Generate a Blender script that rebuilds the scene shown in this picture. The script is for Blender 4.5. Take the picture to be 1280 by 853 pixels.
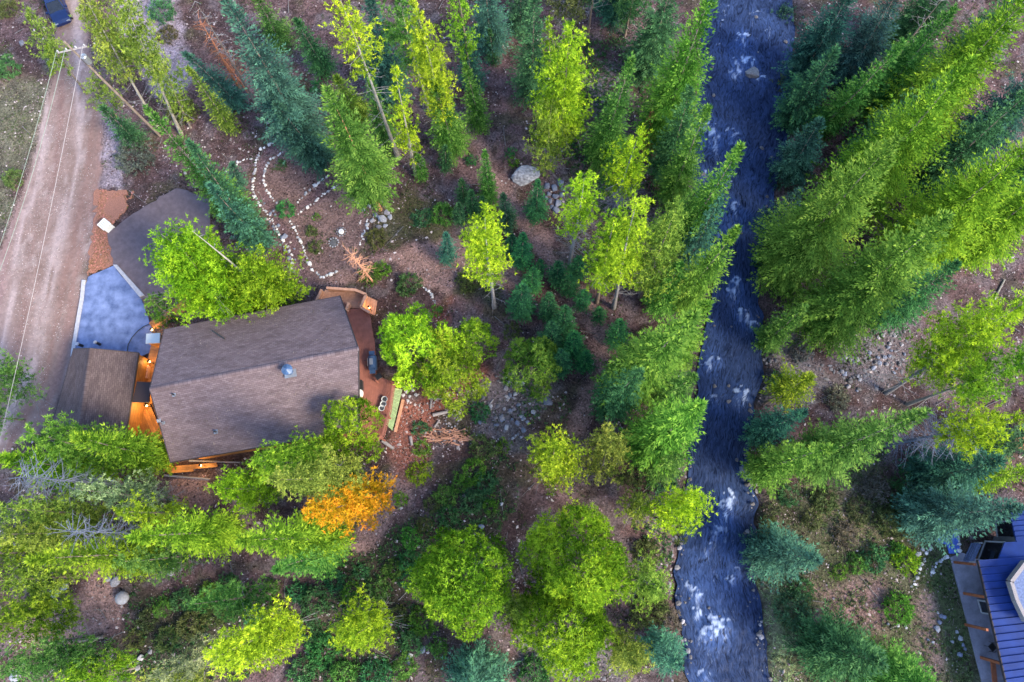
import bpy, math, random
import numpy as np
from math import radians, sin, cos, pi

# ------------------------------------------------------------------ scene, camera, light
S = bpy.context.scene
for o in list(bpy.data.objects):
    bpy.data.objects.remove(o)
COL = S.collection
CAM_H, TILT, F = 60.0, radians(14.4), 853.33
cam = bpy.data.objects.new('camera', bpy.data.cameras.new('camera'))
COL.objects.link(cam)
cam.location = (0, 0, CAM_H)
cam.rotation_euler = (TILT, 0, 0)
cam.data.sensor_width = 36
cam.data.lens = 24
cam.data.clip_start = 0.5
cam.data.clip_end = 3000
S.camera = cam

SUN_EL, SUN_AZ = radians(38), radians(122)      # azimuth clockwise from +Y: the sun stands low on the picture, a little right
W = bpy.data.worlds.new('World'); S.world = W; W.use_nodes = True
wn = W.node_tree.nodes; wl = W.node_tree.links
sky = wn.new('ShaderNodeTexSky'); sky.sky_type = 'NISHITA'; sky.sun_disc = False
sky.sun_elevation = SUN_EL; sky.sun_rotation = SUN_AZ
sky.altitude = 2600; sky.air_density = 1.0; sky.dust_density = 4.0; sky.ozone_density = .6
bg = wn['Background']; bg.inputs['Strength'].default_value = 0.13
wl.new(sky.outputs[0], bg.inputs['Color'])
sun = bpy.data.objects.new('sun', bpy.data.lights.new('sun', 'SUN')); COL.objects.link(sun)
sun.data.energy = 1.5; sun.data.angle = radians(20); sun.data.color = (1.0, 0.88, 0.64)
sun.rotation_euler = (pi/2 - SUN_EL, 0, pi - SUN_AZ)
sun.location = (10, -40, 80)
S.view_settings.view_transform = 'Standard'
S.view_settings.look = 'None'
S.view_settings.gamma = 1.0
S.view_settings.use_curve_mapping = False
S.view_settings.exposure = 2.55
S.cycles.max_bounces = 5; S.cycles.diffuse_bounces = 3; S.cycles.glossy_bounces = 2
S.cycles.transmission_bounces = 3; S.cycles.transparent_max_bounces = 4
S.cycles.use_denoising = True
S.cycles.caustics_reflective = False; S.cycles.caustics_refractive = False

CT, ST = cos(TILT), sin(TILT)
def P(px, py, z=0.0):
    """world point at height z that the photograph shows at (px, py)"""
    dx = (px-640)/F; dy = -(py-426.5)/F
    v = np.array([dx, dy*CT+ST, dy*ST-CT])
    k = (z-CAM_H)/v[2]
    return np.array([v[0]*k, v[1]*k, z])
def depth(p):
    return p[1]*ST + (CAM_H-p[2])*CT
def m_per_px(p):
    return depth(p)/F
R0 = np.random.default_rng(7)
GK = .80

# ------------------------------------------------------------------ noise
def _hash(ix, iy, seed):
    n = (ix*374761393 + iy*668265263 + seed*974634777) & 0x7fffffff
    n = ((n ^ (n >> 13))*1274126177) & 0x7fffffff
    return ((n ^ (n >> 16)) & 0xffff)/65535.0
def vnoise(x, y, seed=0):
    x = np.asarray(x, float); y = np.asarray(y, float)
    ix = np.floor(x).astype(np.int64); iy = np.floor(y).astype(np.int64)
    fx = x-ix; fy = y-iy
    fx = fx*fx*(3-2*fx); fy = fy*fy*(3-2*fy)
    a = _hash(ix, iy, seed); b = _hash(ix+1, iy, seed); c = _hash(ix, iy+1, seed); d = _hash(ix+1, iy+1, seed)
    return (a*(1-fx)+b*fx)*(1-fy) + (c*(1-fx)+d*fx)*fy
def fbm(x, y, seed=0, n=4):
    s = 0; a = .5; t = 0
    for i in range(n):
        s = s + a*vnoise(x*2**i, y*2**i, seed+i*17); t += a; a *= .5
    return s/t
def sstep(a, b, x):
    t = np.clip((x-a)/(b-a), 0, 1); return t*t*(3-2*t)
def poly_sd(X, Y, poly):
    """signed distance to a polygon, negative inside"""
    poly = np.asarray(poly); n = len(poly)
    d = np.full(X.shape, 1e9); ins = np.zeros(X.shape, bool)
    for i in range(n):
        ax, ay = poly[i][:2]; bx, by = poly[(i+1) % n][:2]
        ex, ey = bx-ax, by-ay; L = ex*ex+ey*ey+1e-12
        t = np.clip(((X-ax)*ex+(Y-ay)*ey)/L, 0, 1)
        d = np.minimum(d, np.hypot(X-ax-t*ex, Y-ay-t*ey))
        c = ((ay > Y) != (by > Y)) & (X < (bx-ax)*(Y-ay)/(by-ay+1e-15)+ax)
        ins ^= c
    return np.where(ins, -d, d)
def line_d(X, Y, pts):
    d = np.full(X.shape, 1e9)
    for a, b in zip(pts[:-1], pts[1:]):
        ex, ey = b[0]-a[0], b[1]-a[1]; L = ex*ex+ey*ey+1e-12
        t = np.clip(((X-a[0])*ex+(Y-a[1])*ey)/L, 0, 1)
        d = np.minimum(d, np.hypot(X-a[0]-t*ex, Y-a[1]-t*ey))
    return d
def PP(pts, z=0.0):
    return [P(x, y, z) for x, y in pts]

# ------------------------------------------------------------------ materials
def nodes(m):
    m.use_nodes = True; return m.node_tree.nodes, m.node_tree.links
def mat(name, col, rough=.8, var=.25, scale=6.0, bump=.0, bscale=30.0, metal=0.0, spec=.3, col2=None, stretch=None, ovar=.16):
    m = bpy.data.materials.new(name); n, l = nodes(m); b = n['Principled BSDF']
    col = [c*GK for c in col]; col2 = [c*GK for c in col2] if col2 else None
    b.inputs['Roughness'].default_value = rough; b.inputs['Metallic'].default_value = metal
    b.inputs['Specular IOR Level'].default_value = spec
    tc = n.new('ShaderNodeTexCoord'); src = tc.outputs['Object']
    if stretch:
        mp = n.new('ShaderNodeMapping'); mp.inputs['Scale'].default_value = stretch; l.new(src, mp.inputs[0]); src = mp.outputs[0]
    nz = n.new('ShaderNodeTexNoise'); nz.inputs['Scale'].default_value = scale; nz.inputs['Detail'].default_value = 8; nz.inputs['Roughness'].default_value = .62
    l.new(src, nz.inputs['Vector'])
    mx = n.new('ShaderNodeMix'); mx.data_type = 'RGBA'
    c1 = [c*(1-var) for c in col]+[1]; c2 = [min(1, c*(1+var)) for c in (col2 or col)]+[1]
    mx.inputs[6].default_value = c1; mx.inputs[7].default_value = c2
    cr = n.new('ShaderNodeMapRange'); cr.inputs[1].default_value = .3; cr.inputs[2].default_value = .7
    l.new(nz.outputs[0], cr.inputs[0]); l.new(cr.outputs[0], mx.inputs[0])
    oi = n.new('ShaderNodeObjectInfo'); ro = n.new('ShaderNodeMapRange'); ro.inputs[3].default_value = 1-ovar; ro.inputs[4].default_value = 1+ovar
    vs = n.new('ShaderNodeVectorMath'); vs.operation = 'SCALE'; l.new(oi.outputs['Random'], ro.inputs[0]); l.new(ro.outputs[0], vs.inputs['Scale'])
    l.new(mx.outputs[2], vs.inputs[0]); l.new(vs.outputs[0], b.inputs['Base Color'])
    if bump:
        nb = n.new('ShaderNodeTexNoise'); nb.inputs['Scale'].default_value = bscale; nb.inputs['Detail'].default_value = 4
        l.new(src, nb.inputs['Vector'])
        bp = n.new('ShaderNodeBump'); bp.inputs['Strength'].default_value = bump; bp.inputs['Distance'].default_value = .05
        l.new(nb.outputs[0], bp.inputs['Height']); l.new(bp.outputs[0], b.inputs['Normal'])
    return m
def leaf_mat(name, trans=.28):
    """foliage: the object's colour, varied clump by clump through the 'tint' attribute"""
    m = bpy.data.materials.new(name); n, l = nodes(m)
    n.remove(n['Principled BSDF']); out = n['Material Output']
    oi = n.new('ShaderNodeObjectInfo'); at = n.new('ShaderNodeAttribute'); at.attribute_name = 'tint'
    hs = n.new('ShaderNodeHueSaturation')
    l.new(oi.outputs['Color'], hs.inputs['Color'])
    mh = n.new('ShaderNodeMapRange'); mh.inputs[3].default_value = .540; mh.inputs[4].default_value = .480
    mv = n.new('ShaderNodeMapRange'); mv.inputs[3].default_value = .34; mv.inputs[4].default_value = 1.72  # wide value range puts crown shade contrast into the colour
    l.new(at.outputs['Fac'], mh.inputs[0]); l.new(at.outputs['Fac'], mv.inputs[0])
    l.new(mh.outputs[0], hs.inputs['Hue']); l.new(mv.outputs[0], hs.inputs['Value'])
    d = n.new('ShaderNodeBsdfDiffuse'); t = n.new('ShaderNodeBsdfTranslucent'); mx = n.new('ShaderNodeMixShader')
    mx.inputs[0].default_value = trans
    l.new(hs.outputs[0], d.inputs[0]); l.new(hs.outputs[0], t.inputs[0])
    l.new(d.outputs[0], mx.inputs[1]); l.new(t.outputs[0], mx.inputs[2])
    l.new(mx.outputs[0], out.inputs[0])
    return m
def ground_mat(name, fine=.35, bump=.6, sc=9.0):
    m = bpy.data.materials.new(name); n, l = nodes(m); b = n['Principled BSDF']
    b.inputs['Roughness'].default_value = .95; b.inputs['Specular IOR Level'].default_value = .1
    at = n.new('ShaderNodeAttribute'); at.attribute_name = 'paint'
    tc = n.new('ShaderNodeTexCoord')
    a = n.new('ShaderNodeTexNoise'); a.inputs['Scale'].default_value = sc; a.inputs['Detail'].default_value = 6; a.inputs['Roughness'].default_value = .75
    v = n.new('ShaderNodeTexVoronoi'); v.inputs['Scale'].default_value = sc*.75; v.inputs['Randomness'].default_value = 1
    l.new(tc.outputs['Object'], a.inputs[0]); l.new(tc.outputs['Object'], v.inputs[0])
    r1 = n.new('ShaderNodeMapRange'); r1.inputs[1].default_value = .32; r1.inputs[2].default_value = .68
    r1.inputs[3].default_value = 1-fine; r1.inputs[4].default_value = 1+fine
    l.new(a.outputs[0], r1.inputs[0])
    sp = n.new('ShaderNodeSeparateColor'); l.new(v.outputs['Color'], sp.inputs[0])
    r2 = n.new('ShaderNodeMapRange'); r2.inputs[3].default_value = 1-fine*.9; r2.inputs[4].default_value = 1+fine*.9
    l.new(sp.outputs[0], r2.inputs[0])
    mu = n.new('ShaderNodeMath'); mu.operation = 'MULTIPLY'; l.new(r1.outputs[0], mu.inputs[0]); l.new(r2.outputs[0], mu.inputs[1])
    vm = n.new('ShaderNodeVectorMath'); vm.operation = 'SCALE'
    l.new(at.outputs['Color'], vm.inputs[0]); l.new(mu.outputs[0], vm.inputs['Scale'])
    l.new(vm.outputs[0], b.inputs['Base Color'])
    bp = n.new('ShaderNodeBump'); bp.inputs['Strength'].default_value = bump; bp.inputs['Distance'].default_value = .12
    l.new(mu.outputs[0], bp.inputs['Height']); l.new(bp.outputs[0], b.inputs['Normal'])
    return m
def shingle_mat(name, c1, c2, w=.33, h=.15):
    m = bpy.data.materials.new(name); n, l = nodes(m); b = n['Principled BSDF']
    b.inputs['Roughness'].default_value = .9; b.inputs['Specular IOR Level'].default_value = .15
    uv = n.new('ShaderNodeUVMap'); uv.uv_map = 'UVMap'
    br = n.new('ShaderNodeTexBrick'); br.inputs['Scale'].default_value = 1
    br.inputs['Brick Width'].default_value = w; br.inputs['Row Height'].default_value = h
    br.inputs['Mortar Size'].default_value = .012; br.inputs['Bias'].default_value = 0
    br.inputs['Color1'].default_value = [*c1, 1]; br.inputs['Color2'].default_value = [*c2, 1]
    br.inputs['Mortar'].default_value = [c*.70 for c in c1]+[1]
    l.new(uv.outputs[0], br.inputs[0])
    nz = n.new('ShaderNodeTexNoise'); nz.inputs['Scale'].default_value = 1.3; nz.inputs['Detail'].default_value = 8; nz.inputs['Roughness'].default_value = .7
    mp = n.new('ShaderNodeMapping'); mp.inputs['Scale'].default_value = (.35, 1.6, 1); l.new(uv.outputs[0], mp.inputs[0]); l.new(mp.outputs[0], nz.inputs[0])
    rg = n.new('ShaderNodeMapRange'); rg.inputs[1].default_value = .3; rg.inputs[2].default_value = .7; rg.inputs[3].default_value = .72; rg.inputs[4].default_value = 1.3
    l.new(nz.outputs[0], rg.inputs[0])
    vm = n.new('ShaderNodeVectorMath'); vm.operation = 'SCALE'; l.new(br.outputs[0], vm.inputs[0]); l.new(rg.outputs[0], vm.inputs['Scale'])
    l.new(vm.outputs[0], b.inputs['Base Color'])
    bp = n.new('ShaderNodeBump'); bp.inputs['Strength'].default_value = .5; bp.inputs['Distance'].default_value = .02; bp.invert = True
    l.new(br.outputs['Fac'], bp.inputs['Height']); l.new(bp.outputs[0], b.inputs['Normal'])
    return m
def emit_mat(name, col, st):
    m = bpy.data.materials.new(name); n, l = nodes(m); b = n['Principled BSDF']
    b.inputs['Emission Color'].default_value = [*col, 1]; b.inputs['Emission Strength'].default_value = st
    b.inputs['Base Color'].default_value = [*col, 1]
    return m

M = {}
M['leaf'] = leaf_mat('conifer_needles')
M['bark'] = mat('bark', (.21, .16, .13), .95, .45, 7, .6, 25, stretch=(1, 1, .3))
M['pale_bark'] = mat('pale_bark', (.30, .27, .23), .95, .35, 7, .5, 25, stretch=(1, 1, .3))
M['red_bark'] = mat('red_bark', (.42, .20, .10), .95, .35, 7, .5, 25, stretch=(1, 1, .3))
M['dead_wood'] = mat('dead_wood', (.27, .25, .25), .95, .35, 9, .3)
M['blue_dead'] = mat('weathered_grey_wood', (.15, .165, .22), .95, .3, 9, .3)
M['red_twig'] = mat('red_brown_twigs', (.40, .15, .075), .95, .4, 5, .2)
M['peach_twig'] = mat('peeled_peach_twigs', (.72, .36, .22), .9, .3, 5, .2)
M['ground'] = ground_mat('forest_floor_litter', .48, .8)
M['roadm'] = ground_mat('packed_dirt', .13, .25, 5)
M['pathm'] = ground_mat('wood_chip_path', .5, .8, 10)
M['rock'] = mat('granite', (.24, .235, .26), .9, .45, 4, .8, 14, col2=(.32, .30, .33), ovar=.4)
M['pale_rock'] = mat('pale_granite', (.40, .40, .44), .9, .3, 5, .6, 16)
M['boulder'] = mat('lichen_spotted_granite', (.20, .21, .27), .95, .55, 5, 1.0, 9, col2=(.36, .36, .40))
M['white_rock'] = mat('white_quartz', (.70, .68, .69), .85, .35, 6, .5, 16)
M['dark_rock'] = mat('wet_dark_rock', (.12, .11, .12), .5, .5, 4, .8, 14, spec=.5)
M['blue_rock'] = mat('blue_grey_rock', (.20, .22, .30), .85, .35, 4, .7, 14)
M['asphalt'] = mat('weathered_asphalt', (.150, .115, .130), .95, .22, 2.2, .4, 60)
M['drive'] = mat('blue_concrete', (.070, .105, .235), .6, .25, 1.1, .4, 18, col2=(.145, .185, .33))  # slab in two blue tones mixed by noise
M['curb'] = mat('grey_concrete', (.42, .41, .45), .9, .2, 5, .3)
M['mulch'] = mat('red_mulch', (.33, .15, .105), .95, .75, 16, 1.0, 20)
M['shingle'] = shingle_mat('brown_violet_shingles', (.112, .080, .087), (.155, .117, .126))
M['shingle_dark'] = shingle_mat('dark_brown_shingles', (.076, .054, .056), (.108, .080, .080))
M['log'] = mat('orange_log_siding', (.40, .17, .05), .6, .45, 4, .2, 12, stretch=(.3, .3, 3), ovar=.35)
M['deckwood'] = mat('red_brown_deck_stain', (.33, .125, .095), .75, .2, 2, .2, 20)
M['rail'] = mat('peach_cedar', (.60, .31, .20), .75, .25, 4, .2, 20)
M['fascia'] = mat('dark_fascia', (.05, .04, .045), .8, .2, 5)
M['glass'] = mat('dark_window_glass', (.015, .018, .025), .08, .2, 2, spec=.6)
M['frame'] = mat('pale_window_frame', (.45, .45, .5), .6, .1, 5)
M['white'] = mat('white_paint', (.78, .77, .74), .6, .06, 5)
M['metal'] = mat('galvanised_metal', (.45, .46, .48), .4, .15, 8, metal=.7)
M['black'] = mat('black_metal', (.02, .02, .022), .45, .2, 6, spec=.5)
M['bluepaint'] = mat('blue_grill_enamel', (.05, .10, .21), .35, .2, 6, spec=.5)
M['greenslat'] = mat('green_washed_timber', (.33, .44, .22), .85, .25, 5, .2)
M['blueroof'] = mat('blue_metal_roofing', (.014, .042, .20), .5, .25, .9, .0, metal=.0, spec=.2, ovar=.06)
M['patio'] = mat('grey_patio_concrete', (.26, .25, .31), .9, .28, 1.6, .3, 25)
M['paleroof'] = mat('pale_gravel_roof', (.15, .19, .33), .9, .4, 9, .5, 20)
M['redbeam'] = mat('red_brown_beam', (.36, .115, .055), .7, .3, 5, .2)
M['bluepave'] = mat('blue_flagstone', (.07, .14, .50), .7, .35, 3, .4, 14)
M['carpaint'] = mat('dark_blue_car_paint', (.006, .018, .085), .25, .1, 2, spec=.6)
M['tyre'] = mat('rubber', (.02, .02, .02), .9, .1, 5)
M['lampglow'] = emit_mat('lamp_glass', (1.0, .62, .2), 3)
M['wood_grey'] = mat('weathered_plank', (.33, .29, .29), .9, .3, 5, .3, stretch=(3, 3, 1))
M['stick'] = mat('orange_split_wood', (.42, .21, .14), .9, .35, 5, .3, ovar=.5)
M['soot'] = mat('ash', (.10, .10, .11), .95, .4, 8, .3)
M['wire'] = mat('pale_cable', (.28, .26, .27), .6, .1, 3)
M['greenwire'] = mat('green_cable', (.16, .21, .18), .6, .1, 3)
M['litter'] = mat('fallen_bark_and_stone', (.30, .24, .24), .95, .6, .6, .2, col2=(.42, .36, .36))
M['rubble'] = mat('loose_rubble', (.19, .18, .20), .9, .6, 1.2, .4, 14)
M['twig'] = mat('fallen_twigs', (.24, .18, .165), .95, .55, .7, .2)

# ------------------------------------------------------------------ objects
def raw_mesh(name, V, loops, sizes, uv=None, tint=None, smooth=False):
    me = bpy.data.meshes.new(name)
    V = np.asarray(V, np.float32).reshape(-1, 3); loops = np.asarray(loops, np.int32).ravel(); sizes = np.asarray(sizes, np.int32).ravel()
    me.vertices.add(len(V)); me.vertices.foreach_set('co', V.ravel())
    me.loops.add(len(loops)); me.loops.foreach_set('vertex_index', loops)
    me.polygons.add(len(sizes)); st = np.zeros(len(sizes), np.int32); st[1:] = np.cumsum(sizes)[:-1]
    me.polygons.foreach_set('loop_start', st); me.polygons.foreach_set('loop_total', sizes)
    if smooth: me.polygons.foreach_set('use_smooth', np.ones(len(sizes), bool))
    me.update(calc_edges=True)
    if uv is not None:
        u = me.uv_layers.new(name='UVMap'); u.data.foreach_set('uv', np.asarray(uv, np.float32).ravel())
    if tint is not None:
        a = me.attributes.new('tint', 'FLOAT', 'POINT'); a.data.foreach_set('value', np.asarray(tint, np.float32))
    return me
def link(name, me, m=None, parent=None, loc=(0, 0, 0), rz=0.0):
    o = bpy.data.objects.new(name, me); COL.objects.link(o)
    o.location = loc; o.rotation_euler = (0, 0, rz)
    if parent is not None: o.parent = parent
    if m is not None and len(me.materials) == 0: me.materials.append(m)
    return o
def tag(o, label=None, cat=None, group=None, kind=None):
    if label: o['label'] = label
    if cat: o['category'] = cat
    if group: o['group'] = group
    if kind: o['kind'] = kind
    return o
def thing(name, label, cat, loc=(0, 0, 0), rz=0.0, group=None):
    o = bpy.data.objects.new(name, None); COL.objects.link(o); o.empty_display_size = .2
    o.location = loc; o.rotation_euler = (0, 0, rz)
    return tag(o, label, cat, group)

class MB:
    """collects polygons for ONE mesh object"""
    def __init__(s): s.v = []; s.f = []; s.u = []; s.hasuv = False
    def poly(s, pts, uv=None):
        i = len(s.v); s.v += [tuple(map(float, p)) for p in pts]; s.f.append(list(range(i, i+len(pts))))
        s.u += ([tuple(x) for x in uv] if uv is not None else [(0, 0)]*len(pts)); s.hasuv |= uv is not None
    def prism(s, pts, dz):
        """a flat or tilted polygon given depth dz downwards"""
        pts = [np.array(p, float) for p in pts]; lo = [p-np.array([0, 0, dz]) for p in pts]; n = len(pts)
        a = sum(pts[i][0]*pts[(i+1) % n][1]-pts[(i+1) % n][0]*pts[i][1] for i in range(n))
        if a < 0: pts.reverse(); lo.reverse()
        s.poly(pts); s.poly(lo[::-1])
        for i in range(n):
            j = (i+1) % n; s.poly([lo[i], lo[j], pts[j], pts[i]])
    def box(s, c, d, rz=0.0, taper=1.0):
        c = np.array(c, float); x, y, z = [k/2 for k in d]; q = []
        for sz in (-1, 1):
            k = taper if sz > 0 else 1
            for sx, sy in ((-1, -1), (1, -1), (1, 1), (-1, 1)):
                a, b = sx*x*k, sy*y*k
                q.append(c+np.array([a*cos(rz)-b*sin(rz), a*sin(rz)+b*cos(rz), sz*z]))
        for f in ((3, 2, 1, 0), (4, 5, 6, 7), (0, 1, 5, 4), (1, 2, 6, 5), (2, 3, 7, 6), (3, 0, 4, 7)):
            s.poly([q[i] for i in f])
    def bar(s, a, b, w, h):
        a = np.array(a, float); b = np.array(b, float); d = b-a; d /= np.linalg.norm(d)+1e-9
        up = np.array([0, 0, 1.]) if abs(d[2]) < .9 else np.array([0, 1., 0])
        r = np.cross(d, up); r /= np.linalg.norm(r); u = np.cross(r, d)
        q = [p+r*sx*w/2+u*sy*h/2 for p in (a, b) for sx, sy in ((-1, -1), (1, -1), (1, 1), (-1, 1))]
        for f in ((0, 1, 2, 3), (7, 6, 5, 4), (4, 5, 1, 0), (5, 6, 2, 1), (6, 7, 3, 2), (7, 4, 0, 3)):
            s.poly([q[i] for i in f])
    def tube(s, pts, rad, n=6, cap=True):
        pts = [np.array(p, float) for p in pts]
        if not hasattr(rad, '__len__'): rad = [rad]*len(pts)
        rings = []
        for i, p in enumerate(pts):
            d = pts[min(i+1, len(pts)-1)]-pts[max(i-1, 0)]; d /= np.linalg.norm(d)+1e-9
            up = np.array([0, 0, 1.]) if abs(d[2]) < .9 else np.array([0, 1., 0])
            r = np.cross(d, up); r /= np.linalg.norm(r); u = np.cross(r, d)
            rings.append([p+(r*cos(2*pi*k/n)+u*sin(2*pi*k/n))*rad[i] for k in range(n)])
        for a, b in zip(rings[:-1], rings[1:]):
            for k in range(n): s.poly([a[k], a[(k+1) % n], b[(k+1) % n], b[k]])
        if cap: s.poly(rings[0][::-1]); s.poly(rings[-1])
    def lathe(s, prof, c=(0, 0, 0), n=12):
        rings = [[(c[0]+r*cos(2*pi*k/n), c[1]+r*sin(2*pi*k/n), c[2]+z) for k in range(n)] for r, z in prof]
        for a, b in zip(rings[:-1], rings[1:]):
            for k in range(n): s.poly([a[k], a[(k+1) % n], b[(k+1) % n], b[k]])
        s.poly(rings[0][::-1]); s.poly(rings[-1])
    def mesh(s, name, smooth=False):
        L = [i for f in s.f for i in f]
        return raw_mesh(name, s.v, L, [len(f) for f in s.f], uv=(s.u if s.hasuv else None), smooth=smooth)
    def build(s, name, m, parent=None, smooth=False, loc=(0, 0, 0), rz=0.0):
        return link(name, s.mesh(name, smooth), m, parent, loc, rz)

# ------------------------------------------------------------------ the creek's course
WATER_Z = -0.55
LB = [(-60, 905), (0, 889), (60, 882), (110, 878), (200, 870), (290, 878), (330, 898), (380, 892), (450, 877), (520, 872), (560, 866), (600, 861), (650, 856), (720, 849), (780, 855), (853, 866), (900, 872)]
RB = [(-60, 990), (0, 986), (80, 986), (140, 982), (200, 973), (270, 958), (330, 944), (380, 946), (420, 952), (470, 948), (520, 938), (570, 931), (620, 940), (700, 938), (780, 946), (853, 960), (900, 966)]
_ys = np.linspace(-60, 900, 161)
lb = np.array([P(x, y, WATER_Z) for x, y in zip(np.interp(_ys, [a for a, b in LB], [b for a, b in LB]), _ys)])
rb = np.array([P(x, y, WATER_Z) for x, y in zip(np.interp(_ys, [a for a, b in RB], [b for a, b in RB]), _ys)])
def ragged(a, sg):
    k = (fbm(a[:, 1]*.9+sg*31, a[:, 1]*0+sg, 300+sg, 4)-.5)*.75; a = a.copy(); a[:, 0] += k; return a
lb = ragged(lb, 1); rb = ragged(rb, 2)
def extend(a):
    a = a[::-1]                       # from the near end to the far end
    n = a[0]-(a[6]-a[0])/np.linalg.norm(a[6]-a[0])*60; f = a[-1]+(a[-1]-a[-7])/np.linalg.norm(a[-1]-a[-7])*120
    return np.vstack([n, a, f])
lb = extend(lb); rb = extend(rb)
creek_poly = np.vstack([lb, rb[::-1]])[:, :2]
mid = (lb+rb)/2

# ------------------------------------------------------------------ zones on the ground, from where the photograph shows them
ROAD = PP([(60, -60), (64, 0), (70, 40), (72, 75), (58, 130), (40, 205), (18, 270), (4, 310), (-60, 380), (-160, 520), (-140, 700), (-30, 620), (10, 562), (48, 540), (72, 505), (92, 440), (100, 390), (110, 335), (120, 280), (126, 220), (128, 150), (116, 90), (108, 40), (100, 0), (96, -60)])
GRAVEL = [PP([(140, -60), (150, 30), (175, 70), (195, 120), (225, 122), (240, 90), (232, 40), (215, -60)]),
          PP([(124, 120), (138, 150), (150, 190), (160, 236), (118, 236), (128, 190)])]
MULCH = PP([(117, 236), (160, 237), (158, 262), (140, 283), (140, 305), (145, 330), (108, 346), (112, 300), (118, 268)])
DRIVE = [(110, 346), (142, 332), (152, 345), (176, 372), (190, 412), (189, 440), (176, 446), (88, 446), (94, 405), (104, 365)]
PAD = [(134, 292), (162, 270), (222, 234), (262, 250), (262, 300), (232, 345), (210, 372), (177, 374), (142, 331)]
GARDEN = PP([(322, 196), (352, 172), (380, 178), (408, 215), (440, 235), (462, 272), (458, 296), (447, 318), (420, 345), (398, 352), (372, 345), (350, 300), (322, 250)])
PATHS = [PP([(395, 352), (440, 335), (480, 318), (520, 304), (560, 298), (600, 310), (640, 330), (660, 350), (640, 362), (600, 345), (570, 345), (560, 370), (525, 352), (490, 330), (450, 345), (420, 362), (395, 362)]),
         PP([(575, 160), (600, 170), (622, 215), (642, 250), (668, 275), (690, 305), (705, 335), (735, 372), (768, 415), (772, 440), (755, 478), (742, 505), (736, 545), (712, 545), (716, 505), (738, 470), (745, 435), (722, 400), (692, 350), (672, 310), (645, 285), (622, 250), (602, 205)]),
         PP([(500, 505), (520, 500), (530, 560), (520, 600), (500, 640), (470, 690), (440, 690), (450, 640), (490, 590)]),
         PP([(120, 700), (150, 735), (150, 770), (100, 800), (30, 805), (40, 770), (90, 750)]),
         PP([(215, 600), (262, 592), (262, 640), (205, 632)])]
GPATH = PP([(330, 185), (345, 180), (332, 205), (330, 235), (346, 258), (362, 285), (376, 318), (385, 345), (400, 352), (388, 362), (368, 352), (362, 318), (345, 285), (325, 250), (320, 215)])
RED = [PP([(500, 505), (525, 498), (560, 480), (600, 455), (612, 470), (570, 500), (540, 520), (530, 590), (505, 600), (485, 560)]), PP([(540, 385), (565, 375), (560, 400), (545, 405)])]
GRASSY = [(PP([(470, 262), (520, 245), (580, 270), (560, 292), (500, 300), (462, 312)]), (.105, .11, .055)),
          (PP([(0, 95), (60, 90), (66, 120), (40, 200), (10, 270), (-40, 330), (-40, 120)]), (.14, .145, .10)),
          (PP([(575, 310), (612, 300), (625, 380), (590, 380), (566, 340)]), (.09, .095, .05)),
          (PP([(640, 470), (690, 475), (730, 510), (700, 540), (655, 520)]), (.10, .085, .06)),
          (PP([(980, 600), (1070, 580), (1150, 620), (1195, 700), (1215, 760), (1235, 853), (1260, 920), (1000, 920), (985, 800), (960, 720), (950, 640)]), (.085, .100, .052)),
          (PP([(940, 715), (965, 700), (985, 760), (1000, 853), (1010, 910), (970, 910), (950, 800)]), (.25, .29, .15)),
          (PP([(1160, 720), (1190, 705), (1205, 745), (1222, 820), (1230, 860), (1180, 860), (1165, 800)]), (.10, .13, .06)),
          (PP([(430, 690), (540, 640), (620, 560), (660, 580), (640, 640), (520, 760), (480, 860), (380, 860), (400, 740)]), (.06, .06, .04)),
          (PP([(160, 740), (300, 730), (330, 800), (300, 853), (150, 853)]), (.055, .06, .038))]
STONY = [PP([(592, 470), (640, 462), (690, 490), (672, 520), (640, 560), (600, 540)]), PP([(1040, 440), (1095, 405), (1140, 400), (1125, 470), (1095, 500), (1050, 475)]),
         PP([(690, 225), (760, 210), (800, 240), (770, 270), (700, 262)]), PP([(735, 85), (775, 80), (780, 130), (745, 140)]), PP([(640, 780), (760, 800), (780, 853), (660, 853)]),
         PP([(950, 425), (1010, 415), (1040, 470), (1010, 510), (955, 500)])]
TAN = [(PP([(1015, 735), (1100, 730), (1110, 780), (1060, 785), (1020, 770)]), (.30, .20, .20)),
       (PP([(955, 425), (1000, 400), (1015, 430), (985, 460), (955, 455)]), (.27, .21, .15)),
       (PP([(1010, 600), (1090, 590), (1100, 700), (1060, 690)]), (.17, .155, .105)),
       (PP([(800, 650), (830, 640), (838, 700), (815, 705)]), (.30, .22, .21)),
       (PP([(1140, 745), (1170, 760), (1185, 840), (1170, 860), (1155, 800)]), (.27, .20, .19))]

def creek_sd(X, Y): return poly_sd(X, Y, creek_poly)
def gh(x, y):
    """height of the ground"""
    X = np.atleast_1d(np.asarray(x, float)); Y = np.atleast_1d(np.asarray(y, float))
    sd = creek_sd(X, Y)
    h = (fbm(X*.16, Y*.16, 3)-.5)*.5 + (fbm(X*.9, Y*.9, 9, 3)-.5)*.16
    flat = sstep(0, 1.5, poly_sd(X, Y, ROAD))*.9+.1
    bx0, by0 = P(90, 590)[:2]; bx1, by1 = P(520, 350)[:2]
    inb = np.minimum(np.minimum(X-bx0, bx1-X), np.minimum(Y-by0, by1-Y))
    flat = flat*(1-sstep(-2, 0, inb)*.9)
    bx0, by0 = P(1165, 900)[:2]
    flat = flat*(1-sstep(-1, 1, np.minimum(X-bx0, P(1200, 660)[1]+1-Y))*.9)
    h = h*flat
    bank = sstep(-.6, 1.6, sd)                       # 0 in the channel, 1 on the forest floor
    bed = -1.15+(fbm(X*.8, Y*.8, 21, 3)-.5)*.35
    r = bed*(1-bank)+h*bank
    return r if np.ndim(x) else float(r[0])

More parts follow.
